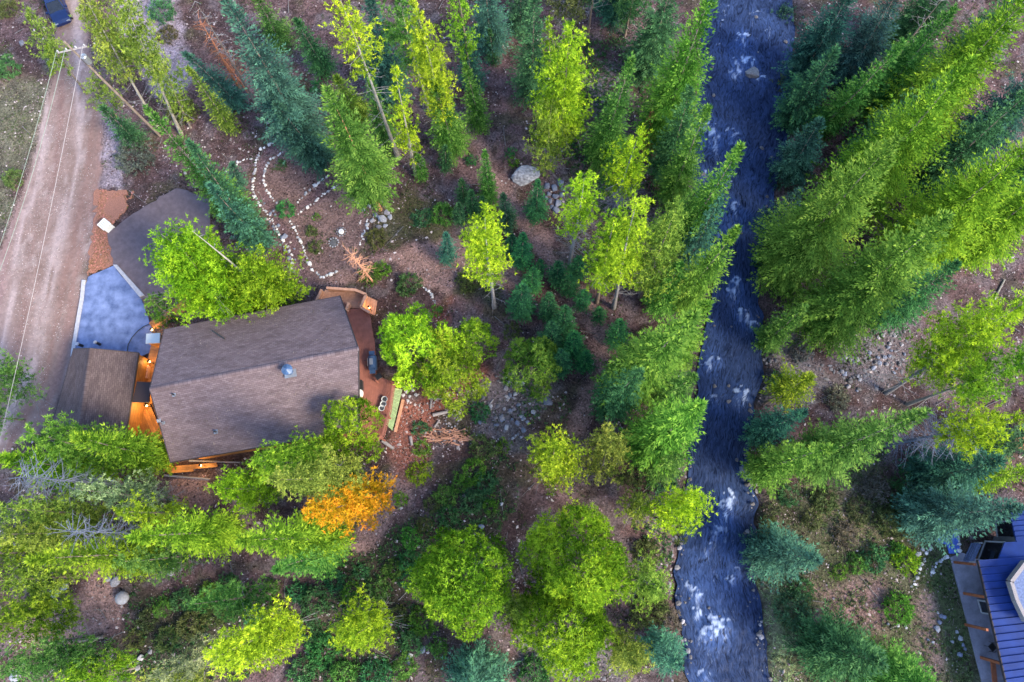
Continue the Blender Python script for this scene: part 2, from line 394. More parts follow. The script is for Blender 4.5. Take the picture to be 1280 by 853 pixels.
def axis(lo, hi, step, far):
    a = list(np.arange(lo, hi+1e-6, step)); s = step; x = hi
    while x < far: s *= 1.35; x += s; a.append(x)
    s = step; x = lo; b = []
    while x > -far: s *= 1.35; x -= s; b.append(x)
    return np.array(b[::-1]+a)
gx = axis(-56, 58, .28, 420); gy = axis(-17, 56, .28, 420)
X, Y = np.meshgrid(gx, gy); sh = X.shape; X = X.ravel(); Y = Y.ravel()
Z = gh(X, Y)

def lin(r, g, b): return np.array([((c/255)/12.92 if c/255 <= .04045 else ((c/255+.055)/1.055)**2.4) for c in (r, g, b)])
paint = np.zeros((len(X), 3))
n1 = fbm(X*.22, Y*.22, 31, 4); n2 = fbm(X*1.3, Y*1.3, 41, 3); n3 = fbm(X*.5+40, Y*.5, 55, 4)
A, B, C = np.array((.085, .055, .055)), np.array((.185, .122, .126)), np.array((.085, .085, .050))
k = sstep(.38, .66, n1*.6+n2*.4)[:, None]; paint[:] = A*(1-k)+B*k
k = (sstep(.55, .72, n3)*.7)[:, None]; paint[:] = paint*(1-k)+C*k
n4 = fbm(X*.8+13, Y*.8, 57, 4); k = (sstep(.52, .66, n4)*.65)[:, None]; paint[:] = paint*(1-k)+np.array((.175, .150, .165))*k
n4 = fbm(X*1.1+33, Y*1.1, 58, 4); k = (sstep(.55, .68, n4)*.7)[:, None]; paint[:] = paint*(1-k)+np.array((.06, .042, .042))*k
def lay(sd, col, w=.5, amp=1.0, k=1.0, var=.18, seed=0):
    m = sstep(w, -w, sd+(fbm(X*.7, Y*.7, 60+seed, 4)-.5)*2*amp)*k
    c = np.asarray(col)[None, :]*(1+((fbm(X*1.1, Y*1.1, 90+seed, 4)-.5)*4*var)[:, None])
    paint[:] = paint*(1-m[:, None])+c*m[:, None]
    return m
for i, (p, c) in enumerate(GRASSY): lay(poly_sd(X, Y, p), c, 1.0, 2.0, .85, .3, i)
for i, (p, c) in enumerate(TAN): lay(poly_sd(X, Y, p), c, .8, 1.6, .85, .25, 20+i)
for i, p in enumerate(STONY): lay(poly_sd(X, Y, p), (.20, .19, .21), .9, 2.0, .7, .3, 30+i)
for i, p in enumerate(PATHS): lay(poly_sd(X, Y, p), (.34, .225, .205), .4, .7, 1.0, .2, 40+i)
for i, p in enumerate(RED): lay(poly_sd(X, Y, p), (.30, .115, .085), .6, 1.0, .85, .25, 50+i)
g_sd = poly_sd(X, Y, GARDEN)
lay(g_sd, (.225, .155, .15), .4, .5, .95, .15, 60)
lay(poly_sd(X, Y, GPATH), (.165, .11, .125), .3, .3, .95, .18, 61)
for a, b in (((369, 253), (410, 219)), ): lay(line_d(X, Y, [P(376, 262), P(415, 226)])-.55, (.165, .11, .125), .25, .2, .9, .18, 62)
for i, p in enumerate(GRAVEL): lay(poly_sd(X, Y, p), (.34, .30, .36), .6, 1.2, .9, .18, 63+i)
m_road = lay(poly_sd(X, Y, ROAD), (.225, .168, .155), .5, .6, 1.0, .12, 70)
_rp = sstep(.52, .70, fbm(X*.9, Y*.45, 74, 4))*m_road*.55; paint[:] = paint*(1-_rp[:, None])+np.array((.16, .115, .10))*_rp[:, None]
_rp = sstep(.60, .72, fbm(X*1.3+5, Y*.7, 75, 4))*m_road*.5; paint[:] = paint*(1-_rp[:, None])+np.array((.33, .28, .275))*_rp[:, None]
# wheel tracks run with the road
rc = [P(x, y) for x, y in ((82, -60), (86, 40), (92, 90), (88, 150), (78, 220), (62, 300), (46, 380), (30, 460), (-40, 600))]
s_ = line_d(X, Y, rc); side = np.sign((X-np.interp(Y, [p[1] for p in rc][::-1], [p[0] for p in rc][::-1])))*s_
wob = (fbm(X*.25, Y*.25, 77)-.5)*.8
for off, wd, col, kk in ((-2.6, .5, (.36, .30, .30), .5), (-.9, .45, (.19, .125, .115), .5), (.9, .5, (.35, .295, .295), .55), (2.3, .4, (.20, .13, .115), .5), (-3.6, .5, (.24, .165, .165), .5), (3.4, .5, (.23, .15, .135), .5)):
    t = np.exp(-((side-off+wob)/wd)**2)*sstep(.25, .6, fbm(side*2.3+9, Y*.12, 80, 3))*m_road*kk*2.2
    t = np.clip(t, 0, .8)[:, None]; paint[:] = paint*(1-t)+np.array(col)*t
c_sd = creek_sd(X, Y)
k = sstep(1.6, -.2, c_sd+(n2-.5)*2)[:, None]*.8; paint[:] = paint*(1-k)+np.array((.075, .065, .06))*k
paint = np.clip(paint*np.array((.86, .80, .79)), .01, .8)

idx = np.arange(len(X)).reshape(sh)
quads = np.stack([idx[:-1, :-1], idx[:-1, 1:], idx[1:, 1:], idx[1:, :-1]], -1).reshape(-1, 4)
fc = np.stack([X[quads].mean(1), Y[quads].mean(1)], 1)
def inside(p, off=0.0): return poly_sd(fc[:, 0], fc[:, 1], p) < off
cls = np.zeros(len(quads), int)
for p in PATHS: cls[inside(p)] = 2
cls[inside(GARDEN)] = 3; cls[inside(GPATH)] = 2
cls[inside(ROAD)] = 1
def ground_piece(name, sel, m, label=None):
    q = quads[sel]; u, inv = np.unique(q, return_inverse=True)
    me = raw_mesh(name, np.stack([X[u], Y[u], Z[u]], 1), inv.reshape(-1), np.full(len(q), 4), smooth=True)
    a = me.attributes.new('paint', 'FLOAT_COLOR', 'POINT')
    a.data.foreach_set('color', np.hstack([paint[u], np.ones((len(u), 1))]).astype(np.float32).ravel())
    o = link(name, me, m); o['kind'] = 'structure'; return o
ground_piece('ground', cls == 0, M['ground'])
ground_piece('road', cls == 1, M['roadm'])
ground_piece('path', cls == 2, M['pathm'])
ground_piece('garden_bed', cls == 3, M['ground'])

# ------------------------------------------------------------------ paved surfaces
def slab(name, pts, z, dz, m, kind='structure'):
    b = MB(); b.prism(PP(pts, z), dz); o = b.build(name, m)
    if kind: o['kind'] = kind
    return o
def rough(pts, amp=1.0, step=6, seed=1):
    """a pixel outline with a ragged, natural edge"""
    r = np.random.default_rng(seed); out = []
    for (ax, ay), (bx, by) in zip(pts, pts[1:]+pts[:1]):
        n = max(1, int(math.hypot(bx-ax, by-ay)/step))
        for i in range(n): out.append((ax+(bx-ax)*i/n+r.normal(0, amp), ay+(by-ay)*i/n+r.normal(0, amp)))
    return out
slab('driveway', rough(DRIVE, .35), .13, .25, M['drive'])
slab('parking_pad', rough(PAD, .6), .16, .28, M['asphalt'])
slab('mulch_bed', rough([(117, 238), (158, 238), (156, 262), (139, 284), (140, 308), (144, 330), (109, 345), (113, 302), (119, 268)], 1.6, 4), .06, .2, M['mulch'])
cb = MB()
_c = [(105, 350), (103, 372), (98, 400), (93, 430), (91, 445)]
for a, b in zip(_c[:-1], _c[1:]): cb.prism([P(a[0]-3, a[1], .20), P(b[0]-3, b[1], .20), P(b[0]+1.5, b[1], .20), P(a[0]+1.5, a[1], .20)], .3)
tag(cb.build('driveway_kerb', M['curb']), 'pale concrete kerb strip between dirt road and blue driveway', 'kerb')
cb = MB(); cb.prism([P(141, 331, .34), P(146, 331, .34), P(180, 369, .34), P(174, 371, .34)], .6)
tag(cb.build('retaining_kerb', M['curb']), 'tapering grey kerb between blue driveway and dark parking pad', 'kerb')
slab('patio', [(1188, 697), (1203, 691), (1224, 700), (1240, 745), (1262, 853), (1280, 930), (1245, 930), (1228, 853), (1206, 765)], .14, .3, M['patio'])
fl = MB(); fl.prism(PP(rough([(1168, 676), (1184, 664), (1197, 661), (1200, 690), (1187, 693), (1184, 682)], .5, 4), .1), .2)
tag(fl.build('flagstone_landing', M['bluepave']), 'vivid blue flagstone landing beside the grey patio corner', 'paving')

# ------------------------------------------------------------------ water: flow-aligned strip, foam where the photograph shows white water
FOAM = [(928, 48, 1.0, 1.4), (921, 76, 1.0, 1.7), (938, 78, 1.0, 1.2), (952, 100, .9, 1.2), (918, 92, .8, 1.3), (901, 28, .6, .6), (888, 160, 1.2, 1.6), (892, 172, 1.0, 1.2), (915, 165, .7, 1.2), (877, 216, 1.3, 1.0),
        (920, 172, .6, 1.0), (940, 195, .6, .8), (915, 268, 1.2, 1.3), (918, 258, 1.2, 1.0), (964, 195, .7, .8), (905, 225, .6, 1.6), (898, 292, 1.0, .8), (917, 360, 1.3, 1.5), (921, 352, 1.0, 1.0), (932, 393, 1.3, 1.3), (943, 408, 1.1, 1.0), (927, 392, 1.2, .9),
        (893, 452, 1.0, 1.1), (881, 460, .8, 1.0), (925, 495, .9, 1.5), (928, 489, .8, 1.0), (892, 500, .6, 1.1), (906, 640, 1.3, 1.5), (911, 622, 1.2, 1.2), (904, 630, 1.0, .9), (893, 663, .7, 1.2), (884, 684, .7, .9), (912, 725, 1.2, .8), (863, 731, .9, .9), (870, 742, 1.0, 1.0),
        (887, 778, 1.3, 1.4), (896, 786, 1.2, 1.4), (906, 782, 1.1, 1.1), (882, 790, .9, 1.0), (870, 765, .9, .9), (876, 795, .6, .9), (880, 845, .7, 1.0), (921, 714, .6, .8), (929, 586, .9, .7), (955, 190, .5, .8), (905, 10, .5, 1.2), (945, 20, .5, 1.5), (960, 40, .5, 1.0), (900, 60, .4, 1.0)]
nt = 40
ts = np.linspace(-.06, 1.06, nt+1)
seg = np.concatenate([[0], np.cumsum(np.linalg.norm(np.diff(mid[:, :2], axis=0), axis=1))])
ss = np.concatenate([np.arange(0, 50, 4.), np.arange(50, seg[-1]-110, .18), np.arange(seg[-1]-110, seg[-1], 5.)])
Li = np.stack([np.interp(ss, seg, lb[:, k]) for k in range(3)], 1); Ri = np.stack([np.interp(ss, seg, rb[:, k]) for k in range(3)], 1)
V = Li[:, None, :]*(1-ts[None, :, None])+Ri[:, None, :]*ts[None, :, None]
Sg = np.repeat(ss[:, None], nt+1, 1); Tg = ts[None, :]*6.5+0*Sg
wx, wy = V[..., 0], V[..., 1]
flow = fbm(Tg*1.9, Sg*.55, 101, 4); chop = fbm(wx*2.6, wy*2.1, 105, 3)
foam = np.zeros(Sg.shape); hump = np.zeros(Sg.shape)
halo = np.zeros(Sg.shape)
for i, (fx, fy, a, r) in enumerate(FOAM):
    p = P(fx, fy, WATER_Z); rr = r*.40; ca_ = (hash((fx, fy)) % 100)/100-.5
    ex, ey = (wx-p[0])/rr, (wy-p[1])/rr; dd = np.hypot(ex, ey); an = np.arctan2(ey, ex)
    brk = sstep(.36, .60, fbm(wx*3.4+fx, wy*2.2, 110+i, 3))
    crest = np.exp(-((dd-1+.45*(fbm(wx*1.6+fx, wy*1.2, 190+i, 3)-.5)*2.2)/.30)**2)*sstep(-.35, .35, np.sin(an+ca_*1.4))        # the crest curls round the upstream side
    run = np.exp(-(ex/.75)**2)*np.exp(-np.clip(-ey-.3, 0, 9)/2.2)*sstep(.4, -.4, ey)*sstep(.44, .64, fbm(wx*4.2+fx, wy*.8, 170+i, 3))
    foam += a*(crest*brk*1.2+run*.85)
    halo += .8*a*np.exp(-(ex/1.6)**2-((ey+.5)/2.3)**2)*(.4+.9*fbm(wx*2.2, wy*.8, 210+i, 3))
    hump += .16*a*np.exp(-dd**2*.7)
for i, (x0, y0, rx, ry, a) in enumerate(((905, 170, 3.0, 4.5, .5), (920, 275, 2.0, 3.5, .6), (925, 60, 3.0, 3.5, .5), (930, 385, 1.8, 2.4, .6), (905, 480, 3.0, 4.0, .35), (905, 655, 1.8, 3.2, .6), (890, 785, 2.4, 2.6, .6), (905, 710, 3., 2.5, .35), (880, 740, 1.5, 3, .4))):
    p = P(x0, y0, WATER_Z); g_ = np.exp(-((wx-p[0])/rx)**2-((wy-p[1])/ry)**2)
    foam += .45*a*g_*sstep(.52, .70, fbm(wx*2.6+3, wy*.85, 230+i, 4)); halo += .5*g_*fbm(wx*1.1, wy*.5, 250+i, 3)
tail = fbm(Tg*2.4+5.3, Sg*.30, 131, 4)
foam += sstep(.62, .82, tail)*.14*sstep(.35, .6, fbm(wx*.35, wy*.35, 140, 3))
V[..., 2] = WATER_Z+(flow-.5)*.07+(chop-.5)*.12+hump
foam = np.clip(foam, 0, 1); halo = np.clip(halo+.5*sstep(.5, .75, fbm(wx*.28, wy*.22, 150, 3)), 0, 1)
ii = np.arange(V.shape[0]*V.shape[1]).reshape(V.shape[:2])
q = np.stack([ii[:-1, :-1], ii[:-1, 1:], ii[1:, 1:], ii[1:, :-1]], -1).reshape(-1, 4)
uvp = np.stack([Tg, Sg], -1).reshape(-1, 2)
me = raw_mesh('water', V.reshape(-1, 3), q, np.full(len(q), 4), uv=uvp[q.reshape(-1)], smooth=True)
at = me.attributes.new('foam', 'FLOAT', 'POINT'); at.data.foreach_set('value', foam.ravel().astype(np.float32))
at = me.attributes.new('halo', 'FLOAT', 'POINT'); at.data.foreach_set('value', halo.ravel().astype(np.float32))
wm = bpy.data.materials.new('creek_water'); n, l = nodes(wm); b = n['Principled BSDF']
b.inputs['IOR'].default_value = 1.33; b.inputs['Specular IOR Level'].default_value = .07
uvn = n.new('ShaderNodeUVMap'); uvn.uv_map = 'UVMap'
mp = n.new('ShaderNodeMapping'); mp.inputs['Scale'].default_value = (3.6, .95, 1); l.new(uvn.outputs[0], mp.inputs[0])
nz = n.new('ShaderNodeTexNoise'); nz.inputs['Scale'].default_value = 1.0; nz.inputs['Detail'].default_value = 7; nz.inputs['Roughness'].default_value = .68; nz.inputs['Distortion'].default_value = 1.6
l.new(mp.outputs[0], nz.inputs[0])
fa = n.new('ShaderNodeAttribute'); fa.attribute_name = 'foam'
r1 = n.new('ShaderNodeMapRange'); r1.inputs[1].default_value = .36; r1.inputs[2].default_value = .76
l.new(nz.outputs[0], r1.inputs[0])
c1 = n.new('ShaderNodeMix'); c1.data_type = 'RGBA'; c1.inputs[6].default_value = (.006, .010, .026, 1); c1.inputs[7].default_value = (.040, .064, .145, 1)
l.new(r1.outputs[0], c1.inputs[0])
nf = n.new('ShaderNodeTexNoise'); nf.inputs['Scale'].default_value = 2.2; nf.inputs['Detail'].default_value = 6; nf.inputs['Roughness'].default_value = .7; l.new(mp.outputs[0], nf.inputs[0])
fs = n.new('ShaderNodeMath'); fs.operation = 'MULTIPLY_ADD'; l.new(fa.outputs['Fac'], fs.inputs[0]); fs.inputs[1].default_value = .60; l.new(nf.outputs[0], fs.inputs[2])
f2 = n.new('ShaderNodeMapRange'); f2.inputs[1].default_value = .66; f2.inputs[2].default_value = 1.16; l.new(fs.outputs[0], f2.inputs[0])
c2 = n.new('ShaderNodeMix'); c2.data_type = 'RGBA'; c2.inputs[7].default_value = (.36, .43, .60, 1)
ha = n.new('ShaderNodeAttribute'); ha.attribute_name = 'halo'
hm = n.new('ShaderNodeMath'); hm.operation = 'MULTIPLY'; r3 = n.new('ShaderNodeMapRange'); r3.inputs[1].default_value = .36; r3.inputs[2].default_value = .66; l.new(nz.outputs[0], r3.inputs[0]); l.new(ha.outputs['Fac'], hm.inputs[0]); l.new(r3.outputs[0], hm.inputs[1])
c3 = n.new('ShaderNodeMix'); c3.data_type = 'RGBA'; c3.inputs[7].default_value = (.055, .098, .24, 1); l.new(c1.outputs[2], c3.inputs[6]); l.new(hm.outputs[0], c3.inputs[0])
l.new(c3.outputs[2], c2.inputs[6]); l.new(f2.outputs[0], c2.inputs[0]); l.new(c2.outputs[2], b.inputs['Base Color'])
rr_ = n.new('ShaderNodeMapRange'); rr_.inputs[3].default_value = .34; rr_.inputs[4].default_value = .7; l.new(f2.outputs[0], rr_.inputs[0]); l.new(rr_.outputs[0], b.inputs['Roughness'])
bp = n.new('ShaderNodeBump'); bp.inputs['Strength'].default_value = .35; bp.inputs['Distance'].default_value = .12; l.new(nz.outputs[0], bp.inputs['Height']); l.new(bp.outputs[0], b.inputs['Normal'])
o = link('water', me, wm); o['kind'] = 'structure'

# ------------------------------------------------------------------ foliage
UP = np.array([0, 0, 1.0])
def unit(v): return v/(np.linalg.norm(v, axis=-1, keepdims=True)+1e-9)
def blades(o, d, side, Ln, Wd, tint, wide=.45):
    """kite-shaped sprays: base, two shoulders, tip"""
    Ln = Ln[:, None]; Wd = Wd[:, None]
    m = o+d*Ln*wide
    V = np.stack([o, m-side*Wd/2, o+d*Ln, m+side*Wd/2], 1)
    return V, np.repeat(tint, 4)
def needles(o, d, side, Ln, Wd, tint):
    """slim triangles, wide a little above their foot"""
    Ln = Ln[:, None]; Wd = Wd[:, None]
    return np.stack([o+d*Ln*.1-side*Wd/2, o+d*Ln, o+d*Ln*.25+side*Wd/2], 1), np.repeat(tint, 3)
def side_of(d, r, roll):
    h = unit(np.cross(d, UP)+r.normal(0, .02, d.shape)); u = np.cross(h, d)
    a = r.normal(0, roll, len(d))[:, None]
    return h*np.cos(a)+u*np.sin(a)
def leafmesh(name, V, tint, bend=None):
    n, k = V.shape[:2]; V = V.reshape(-1, 3)
    if bend is not None: V = bend(V)
    return raw_mesh(name, V, np.arange(k*n), np.full(n, k), tint=tint)
def bend_fn(h, lean, sway):
    lx, ly = lean; sx, sy, ph = sway
    def f(V):
        V = np.array(V, float); t = np.clip(V[:, 2]/h, 0, 1.1)
        V[:, 0] += lx*t+sx*np.sin(t*pi+ph*0)*t; V[:, 1] += ly*t+sy*np.sin(t*pi)*t
        return V
    return f

def spruce(r, h, R, cf=.06, dense=1.0, fine=1.0, top=1.0):
    """a cone of whorls; every branch is a flat frond of side twigs, with dark air between the fronds"""
    ds = np.clip(.18+.018*h, .16, .54)/dense
    z0 = cf*h; zs = np.arange(z0, h*.99, ds); zs = zs+r.uniform(-.4, .4, len(zs))*ds
    extra = np.linspace(h*.86, h*.995, 9); zs = np.concatenate([zs, extra])
    t = np.clip((zs-z0)/(h-z0), 0, .997)
    prof = (1-t)**.80*np.minimum(1, .62+t*2.2)*R+.07
    nb = np.maximum(5, (2*pi*prof/(.72*max(.45, min(1, R/2.2)))).astype(int))
    az0 = r.uniform(0, 6.28, len(zs))
    bi = np.repeat(np.arange(len(zs)), nb); k = np.concatenate([np.arange(n) for n in nb])
    az = az0[bi]+2*pi*k/nb[bi]+r.normal(0, .20, len(bi))
    bt = t[bi]; bz = zs[bi]+r.normal(0, ds*.35, len(bi))
    lobes = .66+.60*vnoise(az*1.5+50, bz*.9/max(.4, h/16), int(r.integers(1e6)))
    bl = prof[bi]*r.uniform(.62, 1.10, len(bi))*lobes
    el = -.20+.85*bt**1.3+r.normal(0, .13, len(bi))
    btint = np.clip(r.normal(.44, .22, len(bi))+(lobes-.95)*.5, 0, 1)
    D = np.stack([np.cos(az)*np.cos(el), np.sin(az)*np.cos(el), np.sin(el)], 1)
    step = np.clip(.13+.026*R, .10, .27)/fine
    s0 = .20
    ns = np.maximum(3, (bl*(1-s0)/step).astype(int))
    si = np.repeat(np.arange(len(bl)), ns); sk = np.concatenate([np.arange(n) for n in ns])/np.maximum(1, ns[si]-1)
    s = s0+(1-s0)*sk; L = bl[si]
    def at(idx, ss):
        o = D[idx]*(bl[idx]*ss)[:, None]; o[:, 2] += bz[idx]+.12*bl[idx]*ss*ss; return o
    org = at(si, s)
    kl = np.clip(.145+.042*R, .125, .275)/fine**.4                     # length of one needle spray
    O, DD, LL, TT = [], [], [], []
    for sg in (-1, 1):
        m = len(si); a = sg*r.uniform(.65, 1.0, m); d = D[si]
        tw = unit(np.stack([d[:, 0]*np.cos(a)-d[:, 1]*np.sin(a), d[:, 0]*np.sin(a)+d[:, 1]*np.cos(a), d[:, 2]-.05+r.normal(0, .08, m)], 1))
        lt = np.minimum(.62, .30*L)*(1.12-s)+.5*kl
        n2 = np.maximum(1, (lt/(kl*.55)).astype(int)); ti = np.repeat(np.arange(m), n2); q = np.concatenate([np.arange(n) for n in n2])*kl*.55
        O.append(org[ti]+tw[ti]*q[:, None]+r.normal(0, .02, (len(ti), 3)))
        dd = unit(tw[ti]*.8+d[ti]*.35+r.normal(0, .20, (len(ti), 3))*np.array([1, 1, .8])); DD.append(dd)
        LL.append(kl*r.uniform(.8, 1.45, len(ti)))
        TT.append(np.clip(btint[si][ti]+(s[ti]-.78)*.55+.22*q/np.maximum(lt[ti], .1)-.08+r.normal(0, .08, len(ti)), 0, 1))  # tips paler as new growth, inner twigs darkened as painted shade
    m = sk > .9                                                     # the leading shoot of each branch
    O.append(org[m]); DD.append(unit(D[si][m]+r.normal(0, .12, (m.sum(), 3)))); LL.append(kl*1.3*np.ones(m.sum())); TT.append(np.clip(btint[si][m]+.25, 0, 1))
    O = np.vstack(O); DD = np.vstack(DD); LL = np.concatenate(LL); TT = np.concatenate(TT)
    return needles(O, DD, side_of(DD, r, .45), LL, LL*r.uniform(.26, .36, len(LL)), TT)

def tufts(r, c, d, nbl, ln, wd, ct, spread=.75):
    n = len(c); ti = np.repeat(np.arange(n), nbl)
    dd = unit(d[ti]+r.normal(0, spread, (len(ti), 3)))
    L = ln*r.uniform(.65, 1.25, len(ti)); Wd = wd*r.uniform(.7, 1.3, len(ti))
    T = np.clip(ct[ti]+r.normal(0, .12, len(ti)), 0, 1)
    return needles(c[ti]+dd*.02, dd, side_of(dd, r, 1.0), L, Wd*1.08, T)
def pine(r, h, R, cf=.38, dense=1.0, thin=0.0):
    """loose crown of upswept branches, each ending in a plume of needle brushes, with gaps between"""
    z0 = cf*h; ds = .62/dense; zs = np.arange(z0, h*.985, ds)
    t = (zs-z0)/(h-z0); prof = R*np.minimum(1, .50+2.2*t)*(1-t)**.52*1.14+.14
    nb = np.maximum(4, (2*pi*prof/1.15).astype(int))
    bi = np.repeat(np.arange(len(zs)), nb)
    az = r.uniform(0, 6.28, len(bi)); bz = zs[bi]+r.normal(0, .28, len(bi)); bt = t[bi]
    if thin: keep = r.uniform(size=len(bi)) > thin; bi, az, bz, bt = bi[keep], az[keep], bz[keep], bt[keep]
    lob = .58+.66*vnoise(az*1.3+30, bz*.5, int(r.integers(1e6)))
    bl = prof[bi]*r.uniform(.50, 1.12, len(bi))*lob
    el = r.normal(.10, .22, len(bi))+.55*bt
    D = np.stack([np.cos(az)*np.cos(el), np.sin(az)*np.cos(el), np.sin(el)], 1)
    ns = np.maximum(4, (bl*6.6).astype(int)); si = np.repeat(np.arange(len(bl)), ns)
    sk = np.concatenate([np.arange(n) for n in ns])/np.maximum(1, ns[si]-1); s = .38+.62*sk
    c = np.zeros((len(si), 3)); c[:, 2] = bz[si]; c += D[si]*(bl[si]*s)[:, None]
    c[:, 2] += .20*bl[si]*s**2
    fan = np.minimum(.34, .24*bl[si])*(.35+.9*np.sin(pi*np.clip(sk, 0, .86)))
    c += r.normal(0, 1, c.shape)*fan[:, None]*np.array([.8, .8, .5])
    ct = np.clip(r.normal(.46, .22, len(bl))[si]+(s-.75)*.55+r.normal(0, .09, len(si)), 0, 1)  # paler new growth at branch ends, painted shade further in
    return tufts(r, c, unit(D[si]*.8+UP*.55), 9, .245, .060, ct, .80)
def lumpy(r, h, R, cf=.15, nl=26, dense=1.0):
    """broad crown built of many uneven feathered boughs, with gaps between them"""
    cz = h*(cf+(1-cf)*.42); hz = h*(1-cf)*.58; nl = int(nl*1.45)
    i = np.arange(nl)+.5; ph = i*2.39996+r.uniform(0, 6)+r.normal(0, .25, nl); uz = np.clip(1-1.55*i/nl+r.normal(0, .08, nl), -.75, .98)
    q = np.sqrt(1-uz**2)*r.uniform(.84, 1.08, nl); sh = (1-.28*np.maximum(0, uz))
    Lc = np.stack([np.cos(ph)*q*R*.76*sh, np.sin(ph)*q*R*.76*sh, cz+uz*hz*.82], 1)+r.normal(0, R*.05, (nl, 3))
    lr = R*r.uniform(.16, .40, nl); lt = np.clip(r.normal(.46, .25, nl), 0, 1)
    od = unit(Lc-np.array([0, 0, cz-hz*.6]))
    nt = (lr**2*120*dense).astype(int)+16; ti = np.repeat(np.arange(nl), nt)
    n = unit(r.normal(0, 1, (len(ti), 3))); rad = r.uniform(.5, 1.06, len(ti))**.7
    c = n*(lr[ti]*rad)[:, None]; along = (c*od[ti]).sum(1)
    c = c*np.array([1, 1, .75])+od[ti]*(along*.35)[:, None]; c += Lc[ti]
    ok = along > -.25*lr[ti]; c, n, ti, rad, along = c[ok], n[ok], ti[ok], rad[ok], along[ok]
    ct = np.clip(lt[ti]+.62*along/lr[ti]-.26+r.normal(0, .08, len(ti)), 0, 1)  # bough shading painted in: pale outward, dark toward the crown's middle
    return tufts(r, c, unit(n*.5+od[ti]*.6+UP*.3), 9, .25, .062, ct, .80)
def bush(r, h, R, dense=1.0):
    nt = int((R*R*75+14)*dense)
    n = unit(r.normal(0, 1, (nt, 3))*np.array([1, 1, .8])); n[:, 2] = np.abs(n[:, 2])
    lob = .7+.5*vnoise(np.arctan2(n[:, 1], n[:, 0])*1.3+9, n[:, 2]*2, int(r.integers(1e6)))
    rad = r.uniform(.55, 1.0, nt)*lob
    c = n*rad[:, None]*np.array([R, R, h])
    ct = np.clip(.30+.35*rad+r.normal(0, .16, nt), 0, 1)  # outer tufts paler, shade painted into the inner ones
    return tufts(r, c, unit(n*.7+UP*.2), 9, min(.28, .10+.16*R), min(.085, .04+.03*R), ct, 1.25)

# sticks: three-sided tapering twigs, as arrays
def sticks(a, b, ra, rb_):
    a = np.asarray(a, float); b = np.asarray(b, float); d = unit(b-a)
    s = unit(np.cross(d, UP+np.array([.013, .02, 0]))); u = np.cross(s, d); V = []
    for p, rd in ((a, ra), (b, rb_)):
        rd = np.broadcast_to(rd, (len(a),))[:, None]
        for k in range(3): V.append(p+(s*cos(2.0944*k)+u*sin(2.0944*k))*rd)
    V = np.stack(V, 1).reshape(-1, 3); n = len(a); o = np.arange(n)[:, None]*6
    F = np.concatenate([o+np.array([[k, (k+1) % 3, 3+(k+1) % 3, 3+k]]) for k in range(3)], 0)
    return V, F
def stickmesh(name, V, F, bend=None):
    if bend: V = bend(V)
    return raw_mesh(name, V, F, np.full(len(F), 4))
def bare_branches(r, z0, z1, R, n, up=.15, sub=3, rad=.03):
    z = r.uniform(z0, z1, n); az = r.uniform(0, 6.28, n); L = R*r.uniform(.45, 1.1, n); el = r.normal(up, .25, n)
    a = np.stack([0*z, 0*z, z], 1); D = np.stack([np.cos(az)*np.cos(el), np.sin(az)*np.cos(el), np.sin(el)], 1)
    b = a+D*L[:, None]; A, Bq, RA, RB = [a], [b], [np.full(n, rad)], [np.full(n, rad*.3)]
    for j in range(sub):
        s = r.uniform(.35, .95, n); p = a+D*(L*s)[:, None]; d = unit(D+r.normal(0, .55, (n, 3)))
        A.append(p); Bq.append(p+d*(L*r.uniform(.2, .45, n))[:, None]); RA.append(np.full(n, rad*.55)); RB.append(np.full(n, rad*.2))
    return sticks(np.vstack(A), np.vstack(Bq), np.concatenate(RA), np.concatenate(RB))
def trunk_mesh(name, r, h, r0, r1, bend, n=7, k=7):
    V = []
    for i in range(k+1):
        t = i/k; rd = (r0+(r1-r0)*t)*(1.35 if i == 0 else 1)
        for j in range(n):
            a = 2*pi*j/n; q = rd*(1+r.normal(0, .05)); V.append((q*cos(a), q*sin(a), h*t-(.25 if i == 0 else 0)))
    F = [[i*n+j, i*n+(j+1) % n, (i+1)*n+(j+1) % n, (i+1)*n+j] for i in range(k) for j in range(n)]
    return raw_mesh(name, bend(np.array(V)), F, np.full(len(F), 4), smooth=True)

FC = dict(fresh=(.175, .295, .018), yel=(.285, .40, .022), lime=(.185, .285, .022), grn=(.100, .205, .040), dgrn=(.062, .150, .056), teal=(.066, .165, .105), dteal=(.042, .108, .074),
          olive=(.19, .255, .040), dolive=(.10, .125, .045), orange=(.56, .285, .018), pale=(.20, .25, .11), deep=(.048, .170, .056), bright=(.125, .232, .032),
          gold=(.30, .385, .022), rust=(.26, .125, .06), lush=(.10, .205, .028), twig=(.14, .125, .105))
SEED = [100]
def nxt(): SEED[0] += 1; return np.random.default_rng(SEED[0])
def solve(b, t, h=None):
    base = P(b[0], b[1], 0); base[2] = gh([base[0]], [base[1]])[0]; base = P(b[0], b[1], base[2])
    if h is None:
        hs = np.linspace(.4, 34, 400); d = [np.hypot(*(P(t[0], t[1], base[2]+q)-base)[:2]) for q in hs]; h = float(hs[int(np.argmin(d))])
    return base, h, (P(t[0], t[1], base[2]+h)-base)[:2]
